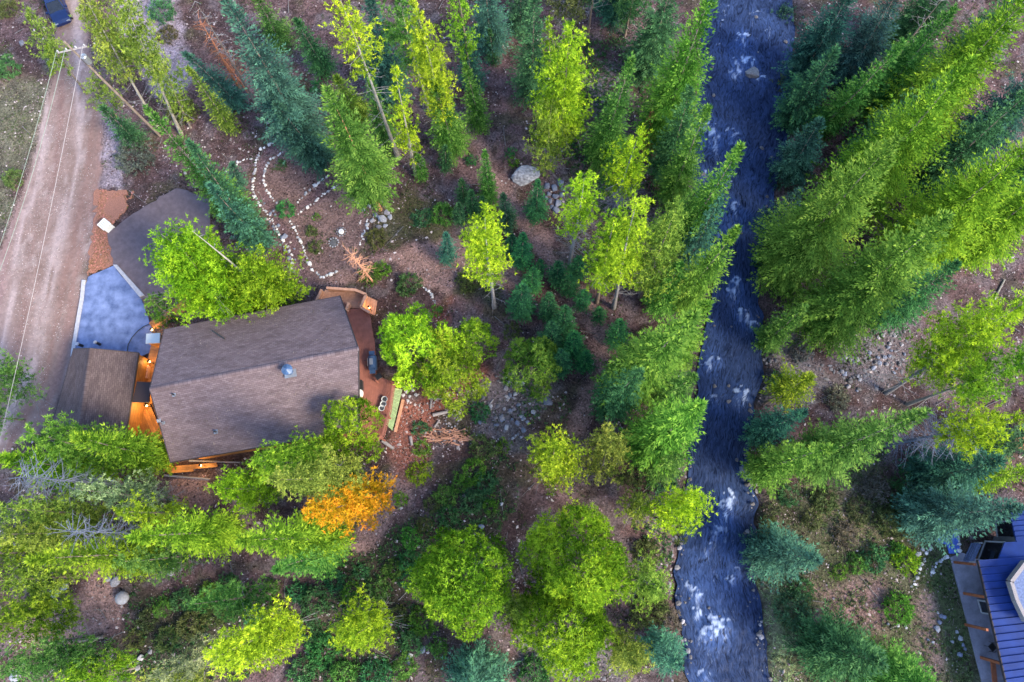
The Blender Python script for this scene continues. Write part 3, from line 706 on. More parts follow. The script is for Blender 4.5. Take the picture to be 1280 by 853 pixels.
def tree(kind, b, t, w, col, label, h=None, cf=None, dead=0, bark='bark', name=None, cat='tree', group=None, dense=1.0, thin=0.0, cap=None):
    """one tree: an Empty at its foot that parents trunk, crown and bare branches"""
    r = nxt(); base, h, lean = solve(b, t, h)
    if cap and h > cap: h = cap; lean = (P(t[0], t[1], base[2]+h)-base)[:2]
    mid_ = base+np.array([lean[0]*.4, lean[1]*.4, h*.4]); R = w/2*m_per_px(mid_)*{'S': 1.22, 'Y': 1.12, 'P': 1.18, 'A': 1.05, 'D': 1.0}[kind]
    nm = name or {'S': 'spruce_tree', 'P': 'pine_tree', 'A': 'broad_tree', 'D': 'dead_tree', 'Y': 'young_spruce'}[kind]
    root = thing(nm, label, cat, base, 0, group)
    sw = r.normal(0, .008*h, 2); bend = bend_fn(h, lean, (sw[0], sw[1], 0))
    r0 = (.055+.0105*h) if kind != 'A' else .08+.016*h
    if kind == 'D': r0 *= .8
    if kind in 'SP': r0 *= .70
    link('trunk', trunk_mesh('trunk', r, h*(.90 if kind in 'SY' else .96), r0, .012, bend), M[bark], root)
    if kind in 'SY': V, T = spruce(r, h, R, .05 if cf is None else cf, dense, 1.0 if kind == 'S' else 1.35)
    elif kind == 'P': V, T = pine(r, h, R, .38 if cf is None else cf, dense, thin)
    elif kind == 'A': V, T = lumpy(r, h, R, .12 if cf is None else cf, max(14, int(9*R)), dense)
    if kind != 'D':
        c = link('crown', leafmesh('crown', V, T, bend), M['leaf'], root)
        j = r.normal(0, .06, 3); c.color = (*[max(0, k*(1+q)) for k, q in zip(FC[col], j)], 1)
    if kind == 'P' and not dead: dead = 14
    if dead:
        z0, z1 = ((.12, .45) if kind != 'D' else (.25, .98))
        if cf is not None and kind == 'P': z1 = max(z1, cf+.15)
        V, F = bare_branches(r, z0*h, z1*h, R*1.0, dead, .12, 3, .028 if h > 6 else .016)
        bb = link('bare_branches', stickmesh('bare_branches', V, F, bend), M[{'bark': 'dead_wood', 'pale_bark': 'dead_wood', 'blue_dead': 'blue_dead', 'red_twig': 'red_twig', 'peach_twig': 'peach_twig'}.get(bark, 'dead_wood')], root); bb['kind'] = 'stuff'
    return root
def shrub(px, py, rp, col, label, group=None, name='shrub', hk=.85, dense=1.0, cat='shrub'):
    r = nxt(); b = P(px, py, 0); z = gh([b[0]], [b[1]])[0]; R = rp*m_per_px(b); b = P(px, py, z); b[2] = z-.05
    root = thing(name, label, cat, b, 0, group)
    V, T = bush(r, R*hk, R, dense)
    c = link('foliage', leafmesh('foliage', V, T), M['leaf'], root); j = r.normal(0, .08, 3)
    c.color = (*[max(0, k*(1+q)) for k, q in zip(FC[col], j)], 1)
    n = 7 if R > .6 else 5
    a = np.zeros((n, 3)); d = unit(r.normal(0, .6, (n, 3))+UP); a[:, 2] = -.1
    V, F = sticks(a, d*np.array([R*.7, R*.7, R*hk*.8]), .03, .012)
    link('stem', stickmesh('stem', V, F), M['bark'], root)
    return root

# ------------------------------------------------------------------ stones and boulders
import bmesh
def boulder_mesh(r, sub=2, flat=.65, amp=.22):
    bm = bmesh.new(); bmesh.ops.create_icosphere(bm, subdivisions=sub, radius=1)
    ax = unit(r.normal(0, 1, (8, 3))); cut = r.uniform(.42, .78, 8)
    for v in bm.verts:
        p = np.array(v.co); 
        for a, c in zip(ax, cut):                     # planed faces, as split rock has
            d = p@a
            if d > c: p = p-a*(d-c)*.85
        p = p*(1+r.normal(0, amp*.12)); p[2] *= flat; v.co = p
    me = bpy.data.meshes.new('rock'); bm.to_mesh(me); bm.free(); return me
BM = {k: [boulder_mesh(np.random.default_rng(500+i), s) for i in range(6)] for k, s in (('s', 1), ('m', 2), ('l', 3))}
def rock(name, px, py, rp, m, label, group=None, size='m', z=None, cat='rock', asp=None, flat=1.0, sink=.25):
    r = nxt(); p = P(px, py, 0); zz = gh([p[0]], [p[1]])[0] if z is None else z
    p = P(px, py, zz); R = rp*m_per_px(p)
    me = BM[size][int(r.integers(6))].copy(); me.materials.clear(); me.materials.append(M[m])
    o = bpy.data.objects.new(name, me); COL.objects.link(o)
    a = asp or r.uniform(.75, 1.1); o.scale = (R*1.08, R*a, R*.9*flat); o.rotation_euler = (0, 0, r.uniform(0, 6.28) if not asp else 0)
    o.location = (p[0], p[1], zz+R*(.45-sink)*flat)
    return tag(o, label, cat, group)
STONE = {}
def stone_row(pts, label, group, step=.235, rad=(.10, .17), m='white_rock', jit=.05, z=None):
    w = np.array([P(x, y, 0)[:2] for x, y in pts]); sg = np.concatenate([[0], np.cumsum(np.linalg.norm(np.diff(w, axis=0), axis=1))])
    r = nxt(); s = 0.0; mats = [m, m, 'pale_rock'] if m == 'white_rock' else [m]
    while s < sg[-1]:
        x, y = np.interp(s, sg, w[:, 0])+r.normal(0, jit), np.interp(s, sg, w[:, 1])+r.normal(0, jit)
        k = int(r.integers(6)); m_ = mats[int(r.integers(len(mats)))]; key = (m_, k)
        if key not in STONE:
            me = BM['s'][k].copy(); me.materials.clear(); me.materials.append(M[m_]); STONE[key] = me
        o = bpy.data.objects.new('stone', STONE[key]); COL.objects.link(o); R = (rad[0]*.75+(rad[1]*1.25-rad[0]*.75)*r.uniform()**1.6)*(1.4 if r.uniform() < .10 else 1)
        o.location = (x, y, gh([x], [y])[0]+R*.2); o.scale = (R*r.uniform(.9, 1.4), R, R*.9); o.rotation_euler = (0, 0, r.uniform(0, 6.28))
        tag(o, label, 'stone', group); s += step*r.uniform(.55, 1.6)*(.6+R/sum(rad)*.8)
def Z8(l): return [(290+x/4.267, 160+y/4.267) for x, y in l]
G = 'stones edging the garden path'
stone_row(Z8([(250, 45), (220, 85), (180, 100), (145, 125), (135, 150), (130, 190), (120, 240), (115, 300), (115, 350), (140, 400), (175, 440), (205, 480), (235, 530), (250, 570), (280, 610), (310, 650), (325, 700), (315, 760)]), 'white stone in the outer curve of the garden path edging', G)
stone_row(Z8([(165, 430), (190, 450), (220, 490), (245, 550), (275, 600), (300, 640), (315, 690), (320, 740), (305, 760)]), 'blue-grey stone piled outside the lower garden path curve', G, .34, (.14, .26), 'blue_rock', .22)
stone_row(Z8([(20, 195), (60, 170), (110, 165)]), 'white stone in the short row branching off the garden path', G)
stone_row(Z8([(268, 130), (220, 160), (185, 200), (170, 250), (170, 290), (190, 340), (215, 370), (240, 410)]), 'white stone in the inner curve of the upper garden path edging', G)
stone_row(Z8([(510, 255), (440, 310), (390, 355), (340, 400)]), 'white stone in the upper straight row crossing the garden', G)
stone_row(Z8([(555, 310), (490, 350), (430, 400), (385, 440), (345, 465)]), 'white stone in the lower straight row crossing the garden', G)
stone_row(Z8([(310, 495), (340, 550), (370, 610), (390, 660), (400, 710), (430, 760), (480, 800), (530, 785), (575, 760)]), 'white stone in the hooked row around the lower garden', G)
stone_row(Z8([(715, 490), (720, 530), (700, 580), (680, 640)]), 'white stone in the short row closing the garden toward the clearing', G)
stone_row([(527, 358), (536, 364), (542, 372), (544, 381)], 'white stone in the short arc beside the deck trees', 'stones in the short arc by the deck trees', .26)
stone_row([(1139, 733), (1146, 722), (1150, 710), (1157, 694), (1164, 681)], 'white stone in the row leading up to the blue flagstones', 'stones edging the rocky garden', .24, (.12, .2))
stone_row([(1141, 700), (1145, 690), (1152, 680)], 'pale stone outside the row leading to the blue flagstones', 'stones edging the rocky garden', .3, (.12, .22), 'pale_rock', .2)
stone_row([(1165, 720), (1168, 709), (1172, 702), (1180, 697), (1187, 694)], 'white stone in the curve touching the grey patio corner', 'stones edging the rocky garden', .24, (.12, .2))
stone_row([(1199, 664), (1199, 675), (1199, 687), (1202, 691)], 'white stone in the row on the house side of the blue flagstones', 'stones edging the rocky garden', .25, (.11, .17))
def ring(cx, cy, rp, n, lab, m, nm):
    c = P(cx, cy, 0); c[2] = gh([c[0]], [c[1]])[0]; R = rp*m_per_px(c); rt = thing(nm, lab, 'fire pit', c); r = nxt()
    for k in range(n):
        me = BM['s'][int(r.integers(6))].copy(); me.materials.clear(); me.materials.append(M[m])
        o = link('ring_stone', me, None, rt, (R*cos(2*pi*k/n), R*sin(2*pi*k/n), .08), r.uniform(0, 6)); q = R*2.4/n*r.uniform(1, 1.25); o.scale = (q, q, q)
    return rt, R
rt, R = ring(417.5, 304, 6.0, 11, 'round fire ring of pale stones with grey ash in the garden', 'pale_rock', 'fire_ring')
b = MB(); b.lathe([(R*.8, 0), (R*.8, .05), (R*.3, .08)], n=14); b.build('ash_bed', M['soot'], rt)
rt, R = ring(427, 290.5, 5.5, 10, 'stone circle with a white slab in its middle above the fire ring', 'rock', 'stone_circle')
b = MB(); b.lathe([(R*.62, .02), (R*.66, .16), (R*.5, .22)], n=9); b.build('centre_slab', M['white_rock'], rt)
rt, R = ring(565, 526, 8, 12, 'rough stone ring by the log pile on the bare slope', 'rock', 'stone_ring')

rock('boulder', 657, 222, 18, 'boulder', 'largest pale grey boulder beside the upper chip path', size='l', asp=.85, flat=.8)
for i, (x, y, q) in enumerate(((684, 233, 4.5), (693, 236, 5), (701, 230, 6.5), (686, 243, 4), (695, 246, 5), (688, 252, 4), (697, 255, 5), (695, 263, 5), (702, 244, 4), (683, 248, 3.5), (690, 259, 3.2), (704, 237, 4))):
    rock('boulder', x, y, q, 'blue_rock', 'blue-grey boulder in the pile right of the pale boulder', 'blue-grey boulders piled by the upper path')
rock('river_boulder', 940, 93, 11.5, 'dark_rock', 'wet brown boulder breaking the surface of the creek near the top', size='l', z=WATER_Z-.1, flat=.7)
rock('river_boulder', 929, 587, 6.5, 'blue_rock', 'pale blue boulder at the far waterline of the creek', size='m', z=WATER_Z)
_rs = [(934, 392, 4), (926, 386, 3), (918, 363, 4), (952, 186, 3.5), (899, 771, 3), (890, 772, 2.6), (886, 760, 2.4), (909, 724, 3.2), (939, 700, 3.5), (948, 720, 3), (906, 618, 2.6), (921, 575, 3), (930, 600, 3.5), (921, 78, 3), (928, 50, 3), (878, 218, 4), (890, 166, 3.5), (915, 269, 3.5), (893, 455, 3), (926, 497, 3), (912, 638, 2.4), (870, 744, 2.6), (863, 733, 2.4), (903, 226, 2.6), (964, 197, 3), (945, 22, 3)]
_q = np.random.default_rng(91)
for _i in range(44):
    _y = _q.uniform(0, 850); _t = _q.choice([_q.uniform(.0, .14), _q.uniform(.86, 1.0), _q.uniform(.2, .8)], p=[.4, .4, .2])
    _a, _b = np.interp(_y, [c[0] for c in LB], [c[1] for c in LB]), np.interp(_y, [c[0] for c in RB], [c[1] for c in RB])
    _rs.append((_a+(_b-_a)*_t, _y, _q.uniform(1.4, 3.6)))
for x, y, q in _rs:
    rock('river_stone', x, y, q, 'dark_rock', 'small dark rock half under the creek water', 'small rocks in the creek', 's', WATER_Z-.02)
for i, (x, y, q, m) in enumerate(((452, 240, 3.5, 'pale_rock'), (458, 250, 3.5, 'rock'), (448, 252, 4, 'rock'), (462, 258, 3.5, 'pale_rock'), (440, 250, 3, 'rock'), (478, 275, 6.5, 'pale_rock'), (470, 270, 4, 'blue_rock'), (484, 266, 4.5, 'rock'), (466, 276, 4, 'rock'), (488, 272, 4, 'pale_rock'), (474, 284, 4, 'rock'), (455, 262, 3.5, 'blue_rock'), (482, 283, 3.5, 'pale_rock'))):
    rock('rock', x, y, q, m, 'grey rock strewn around the red-brown trunk of the big green spruce', 'rocks around the red-brown trunk')
_r = np.random.default_rng(77)
for i in range(46):
    a = _r.uniform(0, 6.28); q = _r.uniform()**.5; x, y = 640+36*q*cos(a)-8, 510+44*q*sin(a)
    rock('rock', x, y, _r.uniform(1.8, 4.6), ['rock', 'blue_rock', 'pale_rock'][i % 3], 'grey rock in the rubble patch around the emerald shrub', 'rocks around the emerald shrub', 's')
for i, (x, y) in enumerate(((508, 490), (504, 494), (512, 496), (516, 488), (510, 501), (520, 494), (505, 484), (513, 482))):
    rock('rock', x, y, 3, 'pale_rock', 'pale rock heaped at the top of the green slatted ramp', 'rocks at the top of the slatted ramp', 's')
for x, y, q, lab in ((685, 503, 7, 'blue-grey boulder below the round mid-green tree'), (740, 454, 3.5, 'small pale rock at the path junction'), (70, 737, 9, 'pale boulder at the upper end of the bare patch on the lower slope'), (82, 733, 6, 'smaller pale boulder beside the one above the bare patch'), (145, 727, 7, 'grey boulder above the white dome'), (136, 724, 5, 'small grey boulder left of the one above the white dome'),
                   (214, 715, 7, 'grey boulder right of the white dome on the slope'), (226, 711, 4, 'smaller grey boulder touching the one right of the white dome'), (146, 602, 8, 'pale angular boulder by the lower house corner'), (28, 55, 5, 'grey boulder by the dirt road at the top left'), (512, 820, 5, 'pale rock among the thicket right of the golden pine'), (528, 812, 5, 'blue-grey rock beside the pale one in the thicket'), (510, 828, 4, 'small blue rock under the two in the thicket'), (20, 845, 9, 'pale boulder in the bottom-left corner'),
                   (602, 658, 4, 'blue-grey rock above the round green tree with yellow lobe'), (627, 630, 3.5, 'pale rock between the thicket and the golden round pine'), (176, 822, 5, 'grey rock on the dark lower slope'), (188, 815, 4, 'small grey rock beside the one on the dark lower slope'), (172, 836, 4, 'grey rock nearest the bottom edge on the dark lower slope')):
    rock('rock', x, y, q, 'blue_rock' if 'blue' in lab else 'pale_rock' if 'pale' in lab else 'rock', lab)
for i, (x, y, q) in enumerate(((1174, 778, 4), (1172, 766, 2.5), (1176, 770, 4), (1171, 786, 5), (1180, 771, 3.5), (1200, 798, 4), (1203, 806, 3), (1190, 802, 3.5), (1206, 811, 3), (1166, 803, 3), (1199, 818, 4), (1196, 790, 3), (1160, 800, 2.5), (1122, 782, 3.5), (1110, 780, 2.5), (1132, 784, 3))):
    rock('rock', x, y, q, ['blue_rock', 'pale_rock'][i % 2], 'pale blue rock in the ivy-covered rocky garden by the patio', 'rocks in the rocky garden', 's')
for i in range(60):
    a = _r.uniform(0, 6.28); q = _r.uniform()**.5; x, y = 1090+42*q*cos(a), 452+36*q*sin(a)-14*q*cos(a)
    rock('rock', x, y, _r.uniform(1.8, 4.2), ['rock', 'blue_rock', 'dark_rock'][i % 3], 'grey rock in the talus below the lower sunlit spruces', 'rocks in the talus', 's')
# bigger stones lining the water's edge
for i in range(90):
    yy = _r.uniform(560, 853); L_ = i % 2 == 0; E_ = LB if L_ else RB; xx = np.interp(yy, [c_[0] for c_ in E_], [c_[1] for c_ in E_])
    rock('bank_stone', xx+_r.normal(-1 if L_ else 1, 3), yy, 1.0+3.6*_r.uniform()**2, ['rock', 'dark_rock', 'dark_rock'][i % 3], 'grey stone lining the lower water edge of the creek', 'stones lining the creek edge', 's', z=-.35)

# white ball on the lower slope
p = P(156, 747, 0); p[2] = gh([p[0]], [p[1]])[0]; R = 8*m_per_px(p)
rt = thing('garden_dome', 'small white round dome standing on the lower-left slope', 'dome', p)
b = MB(); b.lathe([(R*sin(t), R*.7+R*cos(pi-t)) for t in np.linspace(.5, pi-.02, 10)], n=16); b.build('shell', M['curb'], rt, smooth=True)
b = MB(); b.lathe([(R*.55, -.1), (R*.6, .06), (R*.5, .14)], n=14); b.build('base_ring', M['curb'], rt)

# ------------------------------------------------------------------ the main house
def uvpoly(b, pts, o, ux, uy):
    b.poly(pts, [((p-o)@ux, (p-o)@uy) for p in pts])
def roof_side(b, pts, th, along):
    """a roof plane of real thickness, uv in metres along and up the slope"""
    pts = [np.array(p) for p in pts]; n = unit(np.cross(pts[1]-pts[0], pts[2]-pts[0]))
    if n[2] < 0: pts = pts[::-1]; n = -n
    ux = unit(along-n*(along@n)); uy = np.cross(n, ux); o = pts[0]; lo = [p-UP*th for p in pts]
    for t in ((0, 1, 2), (0, 2, 3)): uvpoly(b, [pts[i] for i in t], o, ux, uy)
    for t in ((2, 1, 0), (3, 2, 0)): b.poly([lo[i] for i in t], [(0, 0)]*3)
    for i in range(4):
        j = (i+1) % 4; b.poly([lo[i], lo[j], pts[j], pts[i]], [(0, 0)]*4)
def gable(name, label, cat, NW, NE, SE, SW, RW, RE, ze, zr, mroof, mwall, inset, th=.2, ov=.9):
    c = P(*[(NW[i]+SE[i])/2 for i in (0, 1)], 0)
    rt = thing(name, label, cat, c)
    q = {k: P(*v, ze)-c for k, v in dict(NW=NW, NE=NE, SE=SE, SW=SW).items()}
    rw, re = P(*RW, zr)-c, P(*RE, zr)-c
    al = unit(re-rw)
    b = MB(); roof_side(b, [q['NW'], q['NE'], re, rw], th, al); roof_side(b, [q['SW'], q['SE'], re, rw], th, al)
    roof = b.build('roof', M[mroof], rt)
    b = MB(); nseg = int(np.linalg.norm(re-rw)/.34)
    for i in range(nseg):                       # ridge caps, one lapped over the next
        a, e = rw+(re-rw)*i/nseg, rw+(re-rw)*(i+1.12)/nseg
        for sgn in (1, -1):
            d = np.cross(UP, al)*sgn*.17; dz = UP*-.07
            f = [a+UP*.035, e+UP*.05, e+d+dz+UP*.05, a+d+dz+UP*.035]
            uq = [(.02, .02), (.30, .02), (.30, .14), (.02, .14)]; uq = [(u+.33*i, v) for u, v in uq]; b.poly(f if sgn < 0 else f[::-1], uq)
    b.build('ridge_cap', M[mroof], roof)
    b = MB()
    for a, e in ((q['NW'], q['NE']), (q['SW'], q['SE'])): b.bar(a-UP*(th*.5+.02), e-UP*(th*.5+.02), .06, th+.06)
    for a, e in ((q['NW'], rw), (q['SW'], rw), (q['NE'], re), (q['SE'], re)): b.bar(a-UP*(th*.5+.02), e-UP*(th*.5+.02), .06, th+.06)
    b.build('fascia', M['fascia'], roof)
    cen = (q['NW']+q['NE']+q['SE']+q['SW'])/4; w = {}
    for k, v in q.items():
        d = cen-v; w[k] = v+np.array([*(d[:2]*inset), 0])
    b = MB(); ring_ = [w['NW'], w['NE'], w['SE'], w['SW']]
    zt = ze-th-.05
    for i in range(4):
        a, e = ring_[i], ring_[(i+1) % 4]
        nl = int((zt+.1)/.24)
        for kk in range(nl):                    # courses of logs
            z_ = -.1+(kk+.5)*(zt+.1)/nl
            b.bar([a[0], a[1], z_], [e[0], e[1], z_], .24, (zt+.1)/nl*.96)
    for a, e, rr_ in ((w['NE'], w['SE'], re), (w['NW'], w['SW'], rw)):
        ap = cen+(rr_-cen)*(1-inset*1.05); ap[2] = zr-th-.35
        A_, E_ = np.array([a[0], a[1], zt]), np.array([e[0], e[1], zt])
        b.poly([A_, E_, ap]); b.poly([ap, E_, A_])
    wall = b.build('wall', M[mwall], rt)
    return rt, roof, wall, w, q, rw, re, c
H, Hroof, Hwall, Hw, Hq, Hrw, Hre, Hc = gable('house', 'large log house under a brown-violet shingle roof beside the dirt road', 'house', (205, 412), (425, 370), (449, 538), (213, 578), (187, 487), (448, 436), 4.4, 7.4, 'shingle', 'log', .10)
def on_roof(px, py, q, rw, re, c, ze, zr, side):
    z = 5.5
    for _ in range(12):
        p = P(px, py, z)-c; a, e = (q['SW'], q['SE']) if side == 'S' else (q['NW'], q['NE'])
        def dist(A, B, p): d = (B-A)[:2]; d = d/np.linalg.norm(d); v = (p-A)[:2]; return abs(d[0]*v[1]-d[1]*v[0])
        d1, d2 = dist(a, e, p), dist(rw, re, p); z = ze+(zr-ze)*d1/(d1+d2)
    return P(px, py, z)-c
def vent(px, py, rad, hgt, side, m, hood=False):
    p = on_roof(px, py, Hq, Hrw, Hre, Hc, 4.4, 7.4, side)
    b = MB(); b.lathe([(rad, -.25), (rad, hgt), (rad*.75, hgt+.02)], c=p, n=12); o = b.build('vent_pipe', M[m], Hroof)
    b = MB(); b.box(p+np.array([0, 0, .04]), (rad*3.6, rad*3.6, .06), .2); b.build('flashing', M['metal'], Hroof)
    if hood:
        b = MB(); b.lathe([(rad*1.2, hgt+.08), (rad*1.7, hgt+.12), (rad*.3, hgt+.36)], c=p, n=12); b.build('chimney_hood', M['bluepaint'], Hroof)
vent(363, 465, .26, .75, 'S', 'bluepaint', True)
vent(218, 494, .07, .35, 'S', 'black'); vent(199, 526, .08, .3, 'S', 'metal'); vent(205, 529, .06, .3, 'S', 'metal'); vent(270, 540, .09, .3, 'S', 'black')
b = MB(); b.bar(on_roof(266, 414, Hq, Hrw, Hre, Hc, 4.4, 7.4, 'N')+UP*.1, on_roof(281, 424, Hq, Hrw, Hre, Hc, 4.4, 7.4, 'N')+UP*.1, .1, .1); b.build('roof_bracket', M['black'], Hroof)
_q = np.random.default_rng(41); _V = []
for A_, B_ in ((Hq['NW'], Hq['NE']), (Hq['SW'], Hq['SE'])):          # needles and scraps blown onto the shingles
    nn = unit(np.cross(B_-A_, Hrw-A_)); nn = nn if nn[2] > 0 else -nn
    for _ in range(420):
        u, v = _q.uniform(.02, .98), 1-_q.uniform(.02, .97)**.7
        p = (A_+(B_-A_)*u)*(1-v)+(Hrw+(Hre-Hrw)*u)*v+nn*.05
        for _k in range(3): d_ = _q.normal(0, 1, 3)*_q.uniform(.03, .09); _V.append(p+d_-nn*(d_@nn))
_o = link('needle_litter', raw_mesh('needle_litter', _V, np.arange(len(_V)), np.full(len(_V)//3, 3)), M['twig'], Hroof); _o['kind'] = 'stuff'
# windows and door toward the deck
def wall_pt(t, z): 
    a, e = Hw['NE'], Hw['SE']; return np.array([*(a+(e-a)*t)[:2], z])
en = unit(np.cross(UP, Hw['NE']-Hw['SE'])); en = en if en[0] > 0 else -en
for t0, t1, z0, z1, nm in ((.12, .26, 1.9, 3.3, 'window'), (.32, .46, 1.25, 3.3, 'door'), (.52, .72, 1.6, 3.3, 'window'), (.8, .92, 1.9, 3.2, 'window')):
    a0, a1 = wall_pt(t0, z0)+en*.15, wall_pt(t1, z1)+en*.15; m0 = (a0+a1)/2
    f = MB()
    for A_, E_ in (((t0, z0), (t1, z0)), ((t0, z1), (t1, z1)), ((t0, z0), (t0, z1)), ((t1, z0), (t1, z1))): f.bar(wall_pt(*A_)+en*.15, wall_pt(*E_)+en*.15, .1, .1)
    fo = f.build(nm, M['frame'], H)
    g = MB(); g.poly([wall_pt(t0, z0)+en*.14, wall_pt(t1, z0)+en*.14, wall_pt(t1, z1)+en*.14, wall_pt(t0, z1)+en*.14]); g.build('pane', M['glass'], fo)
# garage
GA, Groof, Gwall, Gw, Gq, Grw, Gre, Gc = gable('garage', 'small garage with dark shingle roof between the dirt road and the log house', 'garage', (92, 436), (66, 528), (157, 543), (173, 441), (113, 435.5), (99, 537), 2.7, 4.0, 'shingle_dark', 'log', .06, .16)

# ------------------------------------------------------------------ deck on the creek side of the house
ZD = 1.3
dk = thing('deck', 'red-brown wooden deck along the creek side of the log house', 'deck', P(465, 450, 0))
D0 = P(465, 450, 0)
def dp(x, y, z): return P(x, y, z)-D0
DECK = [(424, 372), (437, 386), (452, 386), (462, 393), (468, 430), (470, 470), (492, 478), (487, 512), (478, 545), (448, 560), (420, 540), (436, 450)]
dpoly = np.array([dp(x, y, ZD)[:2] for x, y in DECK])
# boards clipped to the deck outline, laid lengthwise
al = unit(dp(448, 540, ZD)-dp(437, 386, ZD))[:2]; pr = np.array([-al[1], al[0]])
b = MB(); cs = dpoly@pr; bw = .15
for k in range(int((cs.max()-cs.min())/bw)+1):
    c0 = cs.min()+(k+.5)*bw; xs = []
    for i in range(len(dpoly)):
        a, e = dpoly[i], dpoly[(i+1) % len(dpoly)]; da, de = a@pr-c0, e@pr-c0
        if (da > 0) != (de > 0): t = da/(da-de); xs.append((a+(e-a)*t)@al)
    xs.sort()
    for s0, s1 in zip(xs[::2], xs[1::2]):
        if s1-s0 > .15: a, e = al*s0+pr*c0, al*s1+pr*c0; b.bar([*a, ZD-.02], [*e, ZD-.02], bw-.012, .04)
o = b.build('deck_boards', M['deckwood'], dk); o['kind'] = 'stuff'
b = MB(); b.prism([np.array([*p, ZD-.09]) for p in dpoly*.985], .18); b.build('joist_frame', M['deckwood'], dk)
def post(parent, x, y, z0, z1, m='rail', w=.12, o0=None):
    p = P(x, y, z1)-o0; b = MB(); b.bar([p[0], p[1], z0], [p[0], p[1], z1], w, w); b.build('post', M[m], parent)
for x, y in ((470, 476), (492, 480), (484, 520), (476, 548), (455, 558)): post(dk, x, y, -.1, ZD+.95, 'deckwood', .11, D0)
def railing(pts, z, parent, m, o0, hgt=.95, cap=.16):
    for (x0, y0), (x1, y1) in zip(pts[:-1], pts[1:]):
        a, e = P(x0, y0, z+hgt)-o0, P(x1, y1, z+hgt)-o0
        b = MB(); b.bar(a, e, cap, .05); r_ = b.build('railing', M[m], parent)
        b = MB(); b.bar(a-UP*(hgt-.12), e-UP*(hgt-.12), .05, .09)
        n = max(2, int(np.linalg.norm(e-a)/.14))
        for i in range(1, n): q = a+(e-a)*i/n; b.bar(q-UP*.04, q-UP*(hgt-.12), .035, .035)
        b.build('balusters', M[m], r_)
railing([(492, 478), (487, 512), (478, 545), (452, 560)], ZD, dk, 'deckwood', D0)
# landing and stairs above the deck: peach cedar rails
ld = thing('stair_landing', 'peach cedar stair landing with chunky rails at the upper house corner', 'stairs', P(430, 375, 0)); L0 = P(430, 375, 0)
ZL = 1.1
LP = [P(x, y, ZL)-L0 for x, y in ((402, 366), (409, 361), (444, 364), (457, 369), (452, 386), (437, 384), (424, 374), (398, 380))]
lp2 = np.array(LP)[:, :2]; al2 = unit((LP[2]-LP[1])[None])[0][:2]; pr2 = np.array([-al2[1], al2[0]]); cs = lp2@pr2
b = MB()
for k in range(int((cs.max()-cs.min())/.15)+1):
    c0 = cs.min()+(k+.5)*.15; xs = []
    for i in range(len(lp2)):
        a, e = lp2[i], lp2[(i+1) % len(lp2)]; da, de = a@pr2-c0, e@pr2-c0
        if (da > 0) != (de > 0): t = da/(da-de); xs.append((a+(e-a)*t)@al2)
    xs.sort()
    for s0, s1 in zip(xs[::2], xs[1::2]):
        if s1-s0 > .1: a, e = al2*s0+pr2*c0, al2*s1+pr2*c0; b.bar([*a, ZL-.02], [*e, ZL-.02], .138, .04)
b.build('landing_boards', M['rail'], ld)
b = MB(); b.prism([p-UP*.07 for p in LP], .2); b.build('landing_frame', M['rail'], ld)
def solid_rail(pts, z, parent, o0, hgt=1.0):
    for (x0, y0), (x1, y1) in zip(pts[:-1], pts[1:]):
        a, e = P(x0, y0, z+hgt)-o0, P(x1, y1, z+hgt)-o0
        b = MB(); b.bar(a, e, .22, .06); r_ = b.build('rail_cap', M['rail'], parent)
        for k in range(6):
            b = MB(); b.bar(a-UP*(.12+.15*k), e-UP*(.12+.15*k), .04, .13); b.build('rail_board', M['rail'], r_)
solid_rail([(408, 360), (444, 362.5), (457.5, 368), (451, 384), (462, 391)], ZL, ld, L0)
solid_rail([(402, 362), (395, 377)], ZL, ld, L0); solid_rail([(436, 378), (432.5, 388)], ZL, ld, L0)
for k in range(6):
    b = MB(); a, e = P(458+2.4*k, 370+1.2*k, ZL-.18*(k+1)), P(455+2.4*k, 388+1.2*k, ZL-.18*(k+1)); b.bar(a-L0, e-L0, .26, .05); b.build('step', M['rail'], ld)

# grill, chair, table, planters on the deck
def heading(a, b_, z=0): 
    d = P(*b_, z)-P(*a, z); return math.atan2(d[1], d[0])
g0 = P(467, 455, ZD); g = thing('barbecue_grill', 'blue covered barbecue grill with side shelf on the red-brown deck', 'barbecue', g0, heading((466, 466), (465, 445), ZD))
b = MB()
for sy in (-1, 1): b.prism([np.array([-.62, sy*.3-.02, .62]), np.array([.62, sy*.3-.02, .62]), np.array([.62, sy*.3+.02, .62]), np.array([-.62, sy*.3+.02, .62])], .55)
b.box((0, 0, .35), (1.24, .56, .5)); b.build('cabinet', M['bluepaint'], g)
b = MB(); n = 8
pr_ = [(.36*cos(pi*k/n), .66+.34*sin(pi*k/n)) for k in range(n+1)]
for (y0, z0), (y1, z1) in zip(pr_[:-1], pr_[1:]): b.poly([(-.5, y0, z0), (.5, y0, z0), (.5, y1, z1), (-.5, y1, z1)])
b.poly([(-.5, y, z) for y, z in pr_]); b.poly([(.5, y, z) for y, z in pr_[::-1]]); b.build('lid', M['bluepaint'], g)
b = MB(); b.bar((-.35, .36, .85), (.35, .36, .85), .035, .035); b.build('handle', M['metal'], g)
b = MB(); b.box((0, .02, 1.0), (.55, .3, .02)); b.build('lid_panel', M['metal'], g)
for s in (-1, 1):
    b = MB(); b.box((s*.82, 0, .64), (.38, .5, .04)); b.build('side_shelf', M['bluepaint'], g)
for sx in (-1, 1):
    for sy in (-1, 1): b = MB(); b.lathe([(.07, 0), (.08, .06), (.07, .11)], c=(sx*.5, sy*.22, 0), n=8); b.build('wheel', M['black'], g)
for s in (-.25, .25): b = MB(); b.bar((s, .3, .55), (s, .75, .55), .03, .03); b.build('tool_rod', M['black'], g)
